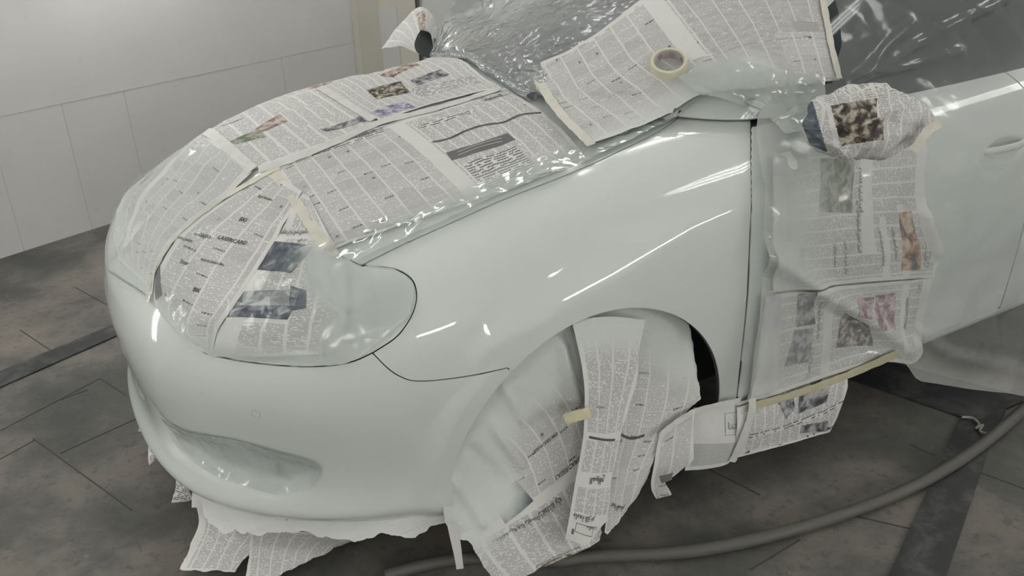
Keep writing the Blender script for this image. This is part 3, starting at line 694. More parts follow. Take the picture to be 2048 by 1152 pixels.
def frame_box(c, px, wu, hv, th=.0012, name='printed_frame', rot=0):
    u0, v0 = (np.array(c.find(*px)) * (c.U, c.V)); Q = []; Fc = []
    def quad(a, b, c_, d):
        n_ = 8; k = len(Q)
        for i in range(n_ + 1):
            t_ = i / n_
            for vv in (b, d):
                p, nn_2 = c.at(min(max((u0 + a + (c_ - a) * t_) / c.U, 0), 1), min(max((v0 + vv) / c.V, 0), 1)); Q.append(p + nn_2 * .0012)
        for i in range(n_): Fc.append((k + 2 * i, k + 2 * i + 1, k + 2 * i + 3, k + 2 * i + 2))
    w_, h_ = wu / 2, hv / 2
    quad(-w_, -h_, w_, -h_ + th); quad(-w_, h_ - th, w_, h_); quad(-w_, -h_, -w_ + th, h_); quad(w_ - th, -h_, w_, h_)
    mesh_obj(name, np.array(Q), Fc, MAT['ink'], c.obj, smooth_=False, attrs={'spray': spray_of(project(np.array(Q)), c.sprays, c.spray0)})
def printed(c, kind, quad, name='photo', n=14, off=.0005):
    """a picture or tinted box printed on a sheet: four pixels at its corners"""
    q = np.array([c.find(*p) for p in quad]); V, UV = [], []
    for j in range(n + 1):
        for i in range(n + 1):
            a, b = i / n, j / n; uv = (q[0] * (1 - a) + q[1] * a) * (1 - b) + (q[3] * (1 - a) + q[2] * a) * b
            p, nn_2 = c.at(min(max(uv[0], 0), 1), min(max(uv[1], 0), 1)); V.append(p + nn_2 * off); UV.append(uv * (c.U, c.V))
    V = np.array(V); mesh_obj(name, V, grid_faces(n + 1, n + 1), PM[kind], c.obj, uv=UV, attrs={'spray': spray_of(project(V), c.sprays, c.spray0)})
def rule(c, line, w=.003, name='printed_rule', mat=None):
    pts = catmull([np.array(c.find(*p)) * (c.U, c.V) for p in line], 8); V = []
    for i in range(len(pts)):
        t_ = pts[min(i + 1, len(pts) - 1)] - pts[max(i - 1, 0)]; t_ /= max(np.linalg.norm(t_), 1e-9); s_ = np.array([-t_[1], t_[0]]) * w / 2
        for sg in (-1, 1):
            u, v = pts[i] + s_ * sg; p, nn_2 = c.at(min(max(u / c.U, 0), 1), min(max(v / c.V, 0), 1)); V.append(p + nn_2 * (.0018 if mat else .001))
    V = np.array(V); mesh_obj(name, V, grid_faces(2, len(pts)), mat or MAT['ink'], c.obj, attrs={'spray': spray_of(project(V), c.sprays, c.spray0)})
def film(name, label, rows, m='film_clear', outline=None, sprays=(), spray0=0.0, cat='plastic film', tear=4, **kw):
    kw.setdefault('cell', .008); c = Cloth(rows, **kw); T = tris_of(grid_faces(c.nu, c.nv)); V = c.A; PX = c.px; UV = c.uv; Fq = grid_faces(c.nu, c.nv)
    if outline is not None:
        S = rag(poly_sdf(PX, np.array(outline, float)), PX, tear); V, Fq, A = clip(V, T, S, np.concatenate([UV, PX], 1)); UV = A[:, :2]; PX = A[:, 2:]
    o = mesh_obj(name, V, Fq, MAT[m], None, uv=UV, attrs={'spray': spray_of(PX, sprays, spray0)}); c.obj = o
    return tag(o, label, cat) and c
def tape(label, line, width, m='tape', off=.008, free=None, n=10, parent=None, seed=0, name='masking_tape'):
    pts = catmull([ctrl(e) for e in line], n); V = []; w0 = width if hasattr(width, '__len__') else (width, width)
    Q, Nn = [], []
    for p in pts:
        if free is None: q, nn_2 = near_car(p)
        else: q, nn_2 = p, np.array(free, float) / np.linalg.norm(free)
        Q.append(q); Nn.append(nn_2)
    Q = np.array(Q); Nn = np.array(Nn)
    for _ in range(4): Nn[1:-1] = (Nn[:-2] + Nn[1:-1] + Nn[2:]) / 3
    L = len(Q)
    for i in range(L):
        tg = Q[min(i + 1, L - 1)] - Q[max(i - 1, 0)]; sd = np.cross(Nn[i], tg); sd /= np.linalg.norm(sd); t_ = i / (L - 1)
        hw = (w0[0] * (1 - t_) + w0[1] * t_) / 2 * (1 + .07 * math.sin(i * 1.7 + seed))
        for k in range(5):
            p = Q[i] + sd * hw * (k - 2) / 2
            if free is None: p, _ = near_car(p)
            V.append(p + Nn[i] * (off + .0008 * math.sin(i * .9 + k + seed)))
    o = mesh_obj(name, np.array(V), grid_faces(5, L), MAT[m], parent, solid=.0006, offset=1)
    if parent is None: tag(o, label, 'tape')
    return o

SEAMS = [(HSEAM, 12, 75, 1.0)]; HLS = [(HL_REAR, 60, 190, 1.0)]
# --- sheets on the bonnet
cd_ = paper('newspaper_sheet', 'double page with small ads and a wavy black rule on the bonnet by the fender', [
    [(548,331),(668,289),(785,248),(898,215),(1010,180)],
    [(598,410),(735,358),(870,316),(985,280),(1100,240)],
    [(655,505),(815,450),(960,402),(1072,358),(1174,318)]], base='classified', off=.003, amp=.003, wsc=11, seed=1.3,
    regions=[('blank', (.0, .0, 1, .05)), ('large', (.03, .05, .44, .09)), ('blank', (.47, 0, .535, 1)), ('text2', (.535, .09, .97, .95)), ('large', (.56, .12, .8, .18)),
             ('bar', [(893,305),(1018,268),(1025,285),(903,322)]), ('large', [(912,330),(1025,298),(1090,345),(975,372)]), ('text2', (.86, .52, .97, .93))],
    sprays=[(HSEAM, 15, 80, .8)])
rule(cd_, [(865,285),(900,278),(940,258),(975,248),(1010,245),(1045,230),(1082,224)], .006)
rule(cd_, [(557,334),(640,305),(700,280),(770,256)], .002)
printed(cd_, 'bar', [(893,308),(1013,270),(1020,283),(902,320)])
headline(cd_, 'الشرطة', (988,195), .010, 0); frame_box(cd_, (992,192), .075, .022)
headline(cd_, 'من اعلان الى اعلان', (905,213), .007, 0); headline(cd_, 'الاعلانات', (735,266), .008, 0); frame_box(cd_, (737,265), .07, .016)
for a_ in (0, 7): rule(cd_, [(915,303 + a_),(960,288 + a_),(1005,276 + a_)], .0016, mat=PM['blank'])
e3 = paper('newspaper_sheet', 'newspaper with a brown photo along the far edge of the bonnet', [
    [(.36,3.12,.78),(.55,3.16,.84),(.78,3.17,.88),(1.0,3.18,.92),(1.2,3.18,.95)],
    [(378,248),(475,203),(590,158),(695,120),(778,102)],
    [(430,262),(530,226),(640,190),(735,158),(830,128)]], base='text2', off=.002, amp=.002, seed=3.1,
    regions=[('blank', [(555,165),(600,150),(618,175),(575,190)]), ], spray0=.12)
printed(e3, 'brown', [(603,148),(650,135),(672,165),(622,178)])
printed(e3, 'people', [(738,112),(775,105),(790,112),(752,125)])
headline(e3, 'الشرق', (572,168), .012, 70)
e1 = paper('newspaper_sheet', 'newspaper page with a green and brown photo between two white tapes on the bonnet', [
    [(408,250),(490,224),(565,200),(642,180)],
    [(455,295),(540,262),(620,238),(695,210)],
    [(508,343),(595,312),(680,282),(752,246)]], base='text', off=.003, amp=.003, wsc=9, seed=5.2,
    regions=[('text2', [(560,225),(640,200),(660,230),(590,260)])], spray0=.05)
printed(e1, 'green', [(455,285),(520,258),(530,275),(475,290)])
printed(e1, 'brown', [(510,258),(560,228),(575,243),(525,265)])
printed(e1, 'grey_photo', [(640,258),(720,232),(735,242),(652,265)])
e2 = paper('newspaper_sheet', 'newspaper page with people photos in the middle of the bonnet', [
    [(645,180),(720,152),(795,122),(872,104)],
    [(700,212),(775,182),(850,160),(945,140)],
    [(762,248),(845,218),(925,196),(1003,180)]], base='text2', off=.0035, amp=.003, wsc=9, seed=7.7,
    regions=[('large', [(840,190),(940,148),(950,156),(850,200)])])
printed(e2, 'people', [(730,180),(800,162),(822,185),(755,200)])
printed(e2, 'violet', [(738,225),(808,203),(832,215),(760,235)])
printed(e2, 'brown', [(760,152),(820,118),(840,130),(785,156)])
printed(e2, 'grey_photo', [(820,160),(880,140),(900,148),(835,172)])
aa = paper('newspaper_sheet', 'crumpled page of small ads wrapped over the car nose at the left edge', [
    [(378,246),(405,262),(440,293),(507,348)],
    [(300,320),(345,335),(385,365),(450,402)],
    [(250,390),(290,400),(325,430),(378,460)],
    [(236,455),(262,478),(295,500),(330,510)],
    [(243,520),(265,540),(285,560),(312,590)]], base='classified2', off=.004, amp=.005, wsc=8, seed=2.5,
    regions=[('dense', (.0, .15, .3, .75)), ('blank', (.30, .2, .36, .9))], sprays=[([(240,560),(330,600)], 5, 60, .8), ([(225,400),(245,560)], 5, 45, .6)], spray0=.08,
    ridge=[([(300,420),(420,330)], 14, .008), ([(262,500),(300,440)], 9, .010)])
printed(aa, 'grey_photo', [(318,310),(355,275),(372,278),(330,305)])
b1 = paper('newspaper_sheet', 'page of small ads with LASERCARD heading in front of the masked headlight', [
    [(547,347),(575,366),(606,388)], [(450,405),(510,432),(570,452)], [(367,472),(445,505),(527,527)], [(324,540),(400,575),(481,602)], [(314,605),(372,648),(441,662)], [(352,655),(390,690),(428,712)]],
    base='classified2', off=.004, amp=.004, wsc=10, seed=4.4, sprays=[([(310,640),(420,720)], 5, 60, .8)],
    regions=[])
printed(b1, 'bar', [(312,540),(322,530),(325,590),(312,600)])
for s_, p_, z_ in (('LASERCARD', (465,480), .0075), ('BK', (394,583), .009), ('BKI', (488,437), .008), ('Star', (370,525), .008), ('BANCARD BIL', (425,527), .005), ('LASERCARD', (365,478), .005), ('Egypt Elsewhere', (532,397), .0045), ('CASIO', (408,470), .006)):
    headline(b1, s_, p_, z_, 6)
b2 = paper('newspaper_sheet', 'newspaper page with two dark photos below a headline, beside the headlight', [
    [(606,388),(612,392),(620,398)], [(570,452),(612,458),(655,466)], [(527,527),(600,525),(690,530)], [(481,602),(580,595),(700,600)], [(441,662),(560,668),(690,665)], [(428,712),(560,712),(670,705)]],
    base='text2', off=.0035, amp=.0035, wsc=10, seed=6.1, sprays=[(HL_REAR, 78, 140, 1.0), (HL_BOT, 5, 50, .9)],
    regions=[('blank', (0, 0, .16, 1)), ('blank', [(540,452),(640,455),(635,480),(530,475)]), ('blank', [(440,628),(575,640),(570,650),(438,640)])])
printed(b2, 'night', [(548,482),(630,490),(585,545),(512,540)])
printed(b2, 'sky', [(462,567),(602,580),(590,612),(452,602)])
printed(b2, 'dusk', [(452,600),(590,610),(574,638),(443,627)])
for x_ in (464, 478): printed(b2, 'night', [(x_,577),(x_ + 7,578),(x_ + 5,606),(x_ - 3,605)], n=5, off=.0009)
printed(b2, 'night', [(583,572),(612,580),(614,620),(580,620)])
headline(b2, 'الاضطراري للتسول كرم في مختلف', (588,464), .011, 4, length=.10)
headline(b2, 'دور فني', (605,482), .006, 4)
# masking tape on the bonnet
tape('long strip of masking tape from the bonnet middle curving down the car nose', [(562,339),(500,372),(440,408),(380,455),(345,492),(322,530),(305,575),(303,605)], .016, off=.010)
tape('masking tape down the edge of the small ads page towards the headlight', [(541,337),(580,388),(615,440),(650,492),(672,520)], (.022, .030), off=.0085, seed=2)
tape('white masking tape joining the nose page to the bonnet page', [(398,247),(430,275),(465,306),(508,345)], .030, 'tape_white', off=.009, seed=3)
tape('short masking tape between the photo pages in the middle of the bonnet', [(640,180),(675,200),(710,222),(748,245)], .024, 'tape_white', off=.0085, seed=4)
tape('masking tape along the white fold across the bonnet', [(520,345),(590,322),(680,285),(760,250),(850,228),(930,205),(1000,183)], (.024, .022), 'tape_white', off=.0088, seed=5)
tape('cream masking tape at the back corner of the bonnet below the windscreen sheet', [(1068,166),(1095,214),(1126,255),(1156,285),(1182,312)], (.028, .024), off=.031, seed=6)
# --- the double page over the windscreen corner
g_ = paper('newspaper_sheet', 'large double page of small ads over the windscreen corner, under the tape roll', [
    [(1064,166),(1150,112),(1240,50),(1335,-15),(1480,-50),(1640,-60)],
    [(1088,215),(1190,180),(1290,125),(1400,70),(1530,40),(1645,40)],
    [(1130,262),(1240,225),(1350,170),(1450,140),(1560,115),(1655,110)],
    [(1183,306),(1290,266),(1390,205),(1490,190),(1580,180),(1668,166)]], base='classified2', off=.022, amp=.004, wsc=9, seed=8.8, relax=60,
    regions=[('blank', (.50, 0, .56, .55)), ('dense', (.57, 0, 1, .5)), ('dense', (.57, .5, .8, 1)), ('classified2', (.8, .5, 1, 1)), ('grey', [(1582,47),(1635,47),(1637,65),(1585,65)])],
    sprays=[(HSEAM, 20, 80, .9), ([(1400,190),(1500,230)], 20, 60, .8)])
tape('cream tape along the right edge of the windscreen sheet', [(1632,-30),(1640,30),(1650,100),(1664,165)], .018, off=.030, seed=7)

# --- sheets and film round the wheel arch, the door and under the bumper
def yv(rows, ys):
    """rows of pixels with one y plane per row (or per entry)"""
    out = []
    for r, y in zip(rows, ys):
        out.append([(a, b, 'y', (y[i] if hasattr(y, '__len__') else y)) for i, (a, b) in enumerate(r)])
    return out
L_ = paper('newspaper_sheet', 'large sheet draped over the front wheel with a dark photo and LASERCARD upside down', yv([
    [(1190,590),(1115,650),(1010,735),(900,850),(800,960)],
    [(1260,690),(1190,760),(1110,850),(1010,930),(880,1030)],
    [(1290,820),(1230,900),(1150,980),(1060,1040),(930,1110)],
    [(1290,960),(1250,1020),(1190,1080),(1110,1120),(985,1180)]],
    [(1.535,1.53,1.53,1.54,1.56), (1.515,1.505,1.50,1.51,1.54), (1.49,1.47,1.455,1.46,1.49), (1.46,1.44,1.425,1.42,1.44)]), base='classified', free=True, off=.002, amp=.007, wsc=6, seed=3.3, cell=.007,
    outline=[(1015,725),(1055,680),(1110,640),(1180,600),(1215,640),(1205,700),(1190,830),(1180,1000),(1205,1065),(1168,1165),(1060,1180),(985,1160),(958,1115),(935,1080),(912,1078),(893,1055),(885,1010),(880,930),(905,860),(950,780)],
    sprays=[([(900,1010),(895,900),(960,770),(1100,660),(1200,600)], 75, 150, 1.0), ([(930,800),(985,990)], 32, 85, 1.0)],
    ridge=[([(1000,765),(1045,840)], 9, .012), ([(985,850),(1040,925)], 10, .014), ([(905,955),(945,1010),(965,1045)], 8, .012), ([(1120,690),(1150,800)], 12, .015), ([(940,900),(1000,960)], 12, -.01)],
    regions=[('text', (.0, .62, 1, 1)), ('blank', (.0, .56, 1, .62))])
printed(L_, 'night', [(1066,1003),(1012,1048),(985,1010),(1030,960)])
printed(L_, 'people', [(1180,1095),(1100,1120),(1060,1150),(1150,1150)])
headline(L_, 'LASERCARD', (1135,938), .009, 180); headline(L_, 'SERVICARD MPS', (1095,885), .006, 180)
headline(L_, 'في جنة مزرعة للتسول كرم في مختلف', (1060,1040), .011, 180, length=.17); headline(L_, 'في مختلف', (1100,1010), .010, 180)
headline(L_, 'المدينة سياسة من اجل مصر الحرة', (1120,1108), .006, 180, length=.12)
N_ = paper('newspaper_sheet', 'long grey sheet hanging in the rear half of the front wheel arch', yv([
    [(1160,585),(1240,575),(1330,590),(1400,640)], [(1190,700),(1280,700),(1345,710),(1405,720)], [(1225,830),(1270,830),(1330,830),(1402,800)],
    [(1215,960),(1240,955),(1280,945),(1330,900)], [(1205,1070),(1225,1062),(1260,1030),(1300,960)]],
    [1.545, 1.53, 1.48, 1.44, 1.41]), base='classified2', free=True, off=.002, amp=.006, wsc=6, seed=4.3, cell=.007,
    outline=[(1160,580),(1240,560),(1340,585),(1378,640),(1390,720),(1402,798),(1340,850),(1312,905),(1292,965),(1240,1040),(1215,1068),(1200,1060),(1215,900),(1225,700)],
    sprays=[([(1200,600),(1300,600),(1390,660)], 70, 150, 1.0)], ridge=[([(1372,655),(1385,760)], 6, .008)])
headline(N_, 'مدينة السلام', (1235,1015), .012, 165); rule(N_, [(1232,862),(1262,875),(1290,868)], .006)
M_ = paper('newspaper_sheet', 'narrow upside-down newspaper strip hanging in front of the wheel', yv([
    [(1210,1096),(1170,1096),(1126,1076)], [(1222,965),(1190,968),(1148,965)], [(1246,850),(1208,855),(1164,850)], [(1278,740),(1218,745),(1162,740)], [(1290,640),(1215,632),(1140,640)]],
    [1.375, 1.405, 1.435, 1.465, 1.495]), base='text2', free=True, off=.002, amp=.004, wsc=7, seed=9.3, cell=.006, tear=1,
    outline=[(1128,1075),(1172,1093),(1214,1040),(1222,960),(1246,850),(1272,800),(1278,700),(1290,640),(1260,600),(1200,605),(1136,650),(1162,720),(1166,850),(1150,965)],
    sprays=[([(1140,640),(1290,640)], 30, 95, 1.0)], regions=[('blank', (0, 0, 1, .13)), ('blank', (0, .235, 1, .30)), ('blank', (0, .44, 1, .475))])
headline(M_, '8', (1147,1062), .011, 0); headline(M_, 'سلامات', (1182,1058), .007, 0); frame_box(M_, (1168,1060), .062, .020); headline(M_, 'جامعة الازهر', (1168,1038), .010, 0)
headline(M_, 'المواقع', (1195,958), .012, 0); rule(M_, [(1176,873),(1228,878)], .006); headline(M_, 'مواعيد', (1200,815), .006, 0)
O_ = paper('newspaper_sheet', 'small rounded paper flap with a black photo hanging behind the front wheel', yv([
    [(1320,860),(1355,835),(1392,815)], [(1306,920),(1345,905),(1388,880)], [(1300,970),(1335,960),(1380,935)], [(1312,1000),(1340,1005),(1365,990)]], [1.46, 1.44, 1.44, 1.46]),
    base='classified2', free=True, off=.002, amp=.004, wsc=8, seed=2.9, outline=[(1393,812),(1386,850),(1388,920),(1350,950),(1330,965),(1345,990),(1312,998),(1300,975),(1303,925),(1318,865),(1350,838)], tear=1)
printed(O_, 'bar', [(1318,952),(1347,945),(1345,960),(1322,966)])
K1 = paper('newspaper_sheet', 'paper hung below the sill behind the wheel with a boxed notice', yv([
    [(1385,815),(1430,812),(1480,800),(1512,792)], [(1378,880),(1430,880),(1480,872),(1500,850)], [(1368,940),(1420,935),(1450,925),(1472,905)]], [1.485, 1.47, 1.475]),
    base='grey', free=True, off=.002, amp=.004, wsc=7, seed=5.9, regions=[('blank', (0, 0, 1, .55))], spray0=.35, sprays=[([(1390,810),(1510,790)], 10, 40, .7)])
frame_box(K1, (1470,848), .05, .055); headline(K1, 'بيتنا', (1470,852), .014, 0)
K2 = paper('newspaper_sheet', 'newspaper with two car photos taped along the sill below the door', yv([
    [(1470,805),(1540,782),(1620,757),(1698,735)], [(1470,860),(1540,845),(1610,822),(1690,785)], [(1462,915),(1530,898),(1600,880),(1660,862)]], [1.48, 1.465, 1.475]),
    base='text2', free=True, off=.003, amp=.003, wsc=8, seed=7.9, outline=[(1475,800),(1600,760),(1694,735),(1697,790),(1660,864),(1560,893),(1455,920)], tear=1, regions=[('blank', (0, .0, .12, 1)), ('large', (.12, .60, 1, .68))])
printed(K2, 'grey_photo', [(1556,803),(1588,795),(1590,820),(1572,838)]); printed(K2, 'grey_photo', [(1597,792),(1658,773),(1654,803),(1595,830)]); printed(K2, 'grey_photo', [(1605,850),(1657,840),(1652,862),(1600,868)])
# door sheets: the print runs down the page
I_ = paper('newspaper_sheet', 'newspaper hanging on the door below the wrapped mirror with a green photo', [
    [(1838,275),(1836,350),(1843,430),(1864,495),(1857,550)], [(1740,285),(1738,360),(1742,430),(1750,500),(1748,556)], [(1640,295),(1640,370),(1640,440),(1640,510),(1640,566)], [(1535,320),(1535,385),(1535,450),(1535,520),(1535,578)]],
    base='text2', off=.016, amp=.004, wsc=7, seed=1.9, spray0=.10, sprays=[([(1500,200),(1500,800)], 60, 210, .95)], ridge=[([(1862,495),(1840,430)], 16, .02), ([(1510,500),(1600,556),(1650,590)], 16, .022)],
    regions=[('blank', (0, .02, .85, .07)), ('blank', (.0, .36, .75, .44)), ('blank', (.42, .16, 1, .20)), ('blank', (.5, .28, 1, .32))])
printed(I_, 'green', [(1640,318),(1707,318),(1706,428),(1640,426)]); printed(I_, 'orange', [(1797,424),(1822,424),(1842,540),(1800,540)])
headline(I_, 'قرب الضاوية القسم', (1718,385), .010, 0, length=.11); headline(I_, 'الجيش الوطني المستنير خلفان ٦ عباد', (1716,455), .009, 0, length=.14)
headline(I_, 'المرة القبيلة حيدر عمر عباس الحدود', (1765,500), .008, 0, length=.10); headline(I_, 'سنجمال الطريق بوقف', (1790,490), .008, 0, length=.09); headline(I_, 'اخبار', (1853,518), .008, 0); frame_box(I_, (1853,518), .05, .015)
headline(I_, 'قوافل الخير تصل القرى', (1690,520), .008, 0, length=.10); headline(I_, 'محافظ الاقليم', (1668,510), .007, 0)
J_ = paper('newspaper_sheet', 'lower newspaper on the door with a red crowd photo, above the yellow tape', [
    [(1853,552),(1842,600),(1834,650),(1815,700)], [(1740,560),(1740,610),(1738,660),(1735,718)], [(1630,570),(1630,630),(1628,690),(1622,752)], [(1520,585),(1512,660),(1502,735),(1490,800)]],
    base='text2', off=.016, amp=.004, wsc=7, seed=6.9, spray0=.12, sprays=[([(1480,560),(1480,800)], 30, 110, .85)], ridge=[([(1770,720),(1830,690)], 14, .02), ([(1590,560),(1700,618),(1795,685)], 16, .022)],
    regions=[('blank', (0, 0, 1, .06)), ('blank', (.05, .13, .9, .17)), ('blank', (.1, .60, 1, .65))])
printed(J_, 'red', [(1753,592),(1792,585),(1793,660),(1757,660)]); printed(J_, 'red', [(1714,598),(1748,594),(1750,640),(1716,634)]); printed(J_, 'people', [(1690,625),(1738,652),(1748,690),(1672,697)])
printed(J_, 'grey_photo', [(1597,588),(1635,580),(1630,648),(1590,655)]); printed(J_, 'grey_photo', [(1588,662),(1626,656),(1618,722),(1570,735)]); printed(J_, 'violet', [(1522,578),(1560,575),(1556,655),(1516,660)])
headline(J_, 'المحافظة يفتتح مستشفى السلام الجديدة', (1812,625), .009, 0, length=.12); headline(J_, 'رئيس المدينة يتفقد السوق الجديدة', (1638,640), .009, 0, length=.12); headline(J_, 'اخبار', (1838,575), .007, 0); frame_box(J_, (1838,575), .045, .014)
headline(J_, 'تنمية القرية', (1540,740), .009, 0); headline(J_, 'مشروع بناء المساكن الشعبية', (1622,715), .008, 0, length=.09)
tape('long yellowish masking tape along the bottom of the door', [(1478,803),(1560,780),(1640,753),(1720,722),(1792,690)], (.024, .034), 'tape_yellow', off=.030, seed=8)
tape('white masking tape running from the wheel flap to the door tape', [(1318,872,'y',1.44),(1350,845,'y',1.45),(1395,820,'y',1.46),(1480,800,'y',1.465)], .016, 'tape_white', free=(-.3,-1,.2), off=.004, seed=9)
tape('pale vertical tape between the two papers under the sill', [(1503,795,'y',1.462),(1500,830,'y',1.455),(1482,880,'y',1.455),(1462,922,'y',1.465)], .020, 'tape_white', free=(-.3,-1,.2), off=.006, seed=10)
tape('short yellowish tape holding the narrow strip over the wheel', [(1128,838,'y',1.445),(1150,830,'y',1.435),(1180,824,'y',1.42)], .026, 'tape_yellow', free=(-.3,-1,.2), off=.006, seed=11)
# under the bumper
def zv(rows, zs): return [[(a, b, 'z', z) for a, b in r] for r, z in zip(rows, zs)]
paper('newspaper_sheet', 'torn printed sheet hanging to the floor under the left part of the bumper', zv([
    [(392,985),(450,1015),(520,1035),(600,1045)], [(400,1045),(450,1055),(510,1070),(560,1080)], [(375,1100),(430,1105),(480,1110),(520,1110)], [(358,1142),(410,1145),(470,1148),(500,1150)]], [.175, .10, .045, .012]),
    base='text2', free=True, off=.002, amp=.004, wsc=9, seed=8.1, outline=[(388,980),(600,1040),(575,1052),(505,1072),(500,1108),(482,1126),(470,1145),(440,1141),(410,1143),(358,1139),(380,1095),(392,1050)], regions=[('blank', (0, 0, .10, 1))], spray0=.05)
paper('newspaper_sheet', 'torn wedge of newsprint hanging under the middle of the bumper', zv([
    [(500,1040),(580,1055),(660,1065),(740,1075)], [(500,1090),(560,1095),(620,1095),(690,1090)], [(490,1165),(550,1165),(600,1150),(660,1110)]], [.16, .07, .012]),
    base='text2', free=True, off=.002, amp=.005, wsc=9, seed=8.6, outline=[(500,1045),(700,1060),(715,1078),(680,1092),(610,1125),(540,1160),(490,1160),(499,1105)], spray0=.08)
paper('masking_paper', 'paint-dusted paper skirt taped along the underside of the bumper', [
    [(.13,1.95,.225),(.27,1.80,.22),(.42,1.69,.22),(.58,1.60,.22),(.72,1.56,.225)], zv([[(395,1030),(500,1055),(610,1070),(745,1080),(900,1062)]], [.16])[0], zv([[(445,1080),(520,1085),(620,1082),(760,1095),(900,1085)]], [.135])[0]],
    base='blank', free=True, off=.001, amp=.006, wsc=10, seed=1.1, outline=[(388,970),(420,1048),(440,1066),(470,1063),(520,1070),(600,1062),(650,1075),(720,1083),(762,1068),(800,1072),(835,1076),(860,1052),(880,1046),(905,1050),(905,1000),(700,1000)], spray0=.55, cat='paper', tear=6)
paper('newspaper_sheet', 'small folded scrap of newsprint hanging at the far left of the bumper edge', zv([[(290,838),(325,890)], [(296,880),(330,925)], [(297,932),(328,908)]], [.24, .17, .13]), base='large', free=True, off=.001, amp=.002, seed=1.2, outline=[(298,845),(335,900),(312,920),(297,933),(296,880)], tear=1)
paper('newspaper_sheet', 'ragged scrap of newsprint hanging left of the fog lamp recess', zv([[(350,935),(385,985)], [(348,975),(388,990)], [(338,1006),(388,1003)]], [.22, .17, .13]), base='large', free=True, off=.001, amp=.002, seed=1.6, outline=[(352,940),(372,965),(386,1000),(342,1006),(352,975)], tear=2)
paper('masking_paper', 'white paper corner poking out beside the bumper at the far left', zv([[(288,828),(305,850)], [(277,862),(305,864)]], [.26, .2]), base='blank', free=True, off=.001, amp=.001, seed=1.7, spray0=.4, cat='paper')
paper('masking_paper', 'blank paper tab hanging below the left end of the bumper lip', zv([[(386,968),(412,985)], [(384,1015),(406,1014)]], [.2, .15]), base='blank', free=True, off=.001, amp=.001, seed=1.9, spray0=.3, cat='paper')
paper('masking_paper', 'narrow strip of paper hanging from the bumper corner to the floor', yv([[(893,1048),(915,1050)], [(905,1100),(922,1098)], [(912,1138),(926,1135)]], [1.50, 1.50, 1.50]), base='blank', free=True, off=.001, amp=.002, seed=2.1, spray0=.2, cat='paper')
# the wrapped mirrors
def mirror_bundle():
    c = P(1735, 243, y=1.40); hx = np.array([.86, -.46, -.04]); hx /= np.linalg.norm(hx); hz = np.array([.04, .02, 1.0]); hz -= hx * (hz @ hx); hz /= np.linalg.norm(hz); hy = np.cross(hz, hx)
    nu, nv = 230, 120; V, UV, FC = [], [], []
    for j in range(nv):
        ph_ = -math.pi / 2 + math.pi * j / (nv - 1)
        for i in range(nu):
            th = 2 * math.pi * i / (nu - 1); sg = lambda x, e: math.copysign(abs(x) ** e, x)
            X = sg(math.cos(ph_), .75) * sg(math.cos(th), .62); Y = sg(math.cos(ph_), .75) * sg(math.sin(th), .9); Z = sg(math.sin(ph_), .8)
            tp = 1 - .38 * smooth(.1, 1.05, np.array(X)) - .10 * smooth(-.5, -1, np.array(X))
            p = c + hx * X * .152 + hy * Y * .085 * tp + hz * (Z * .083 * tp + .006 * X)
            q = Vector(p) * 14; f = noise.noise(q) * .010 + noise.noise(q * 2.7) * .005 + (.006 - abs(noise.noise(q * 1.3 + Vector((5, 2, 1))))) * .02
            V.append(p + (p - c) / np.linalg.norm(p - c) * f); UV.append(((X + 1) * .19, (1 - Z) * .11))
    V = np.array(V); o = mesh_obj('newspaper_bundle', V, grid_faces(nu, nv), [PM['text2'], PM['people'], PM['night'], PM['blank']], None, uv=np.array(UV), attrs={'spray': np.zeros(len(V))})
    Fq = grid_faces(nu, nv); cp = project(V[Fq].mean(1)); nrm = np.cross(V[Fq[:, 1]] - V[Fq[:, 0]], V[Fq[:, 3]] - V[Fq[:, 0]]); out = ((V[Fq].mean(1) - c) * nrm).sum(1)
    if out.mean() < 0: pass
    front = ((V[Fq].mean(1) - c) @ hy) < .02
    fm = np.zeros(len(Fq), int)
    fm[(poly_sdf(cp, np.array([(1662,211),(1756,196),(1770,278),(1682,292)])) < 0) & front] = 1
    fm[(poly_sdf(cp, np.array([(1600,200),(1625,200),(1640,255),(1655,305),(1620,290),(1600,240)])) < 0) & front] = 2
    fm[(poly_sdf(cp, np.array([(1650,205),(1658,205),(1680,296),(1670,298)])) < 0) & front] = 3
    o.data.polygons.foreach_set('material_index', [int(x) for x in fm]); tag(o, 'wing mirror wrapped in newspaper with a dark photo, beside the door', 'wrapped mirror')
    # arm of the mirror belongs to the car
    a = c + hy * .06 - hz * .02; b = np.array([1.86, 1.63, .95]); Vv = []; Fc = []
    for k in range(6):
        t_ = k / 5; m_ = a * (1 - t_) + b * t_
        for q in range(10):
            an = q / 10 * 2 * math.pi; Vv.append(m_ + np.array([.03 * math.cos(an), 0, .025 * math.sin(an)]))
    for k in range(5):
        for q in range(10): Fc.append((k * 10 + q, k * 10 + (q + 1) % 10, k * 10 + 10 + (q + 1) % 10, k * 10 + 10 + q))
    par(mesh_obj('mirror_arm', Vv, Fc, MAT['paint']), CAR); return o, c, hx, hy, hz
mo, mc, mhx, mhy, mhz = mirror_bundle()
tape('cream tape closing the wrapped mirror bundle', [tuple(mc + mhx * .075 - mhy * .088 - mhz * .045), tuple(mc + mhx * .105 - mhy * .080 - mhz * .0), tuple(mc + mhx * .140 - mhy * .062 + mhz * .012)], .022, free=tuple(-mhy), off=.004, seed=12)
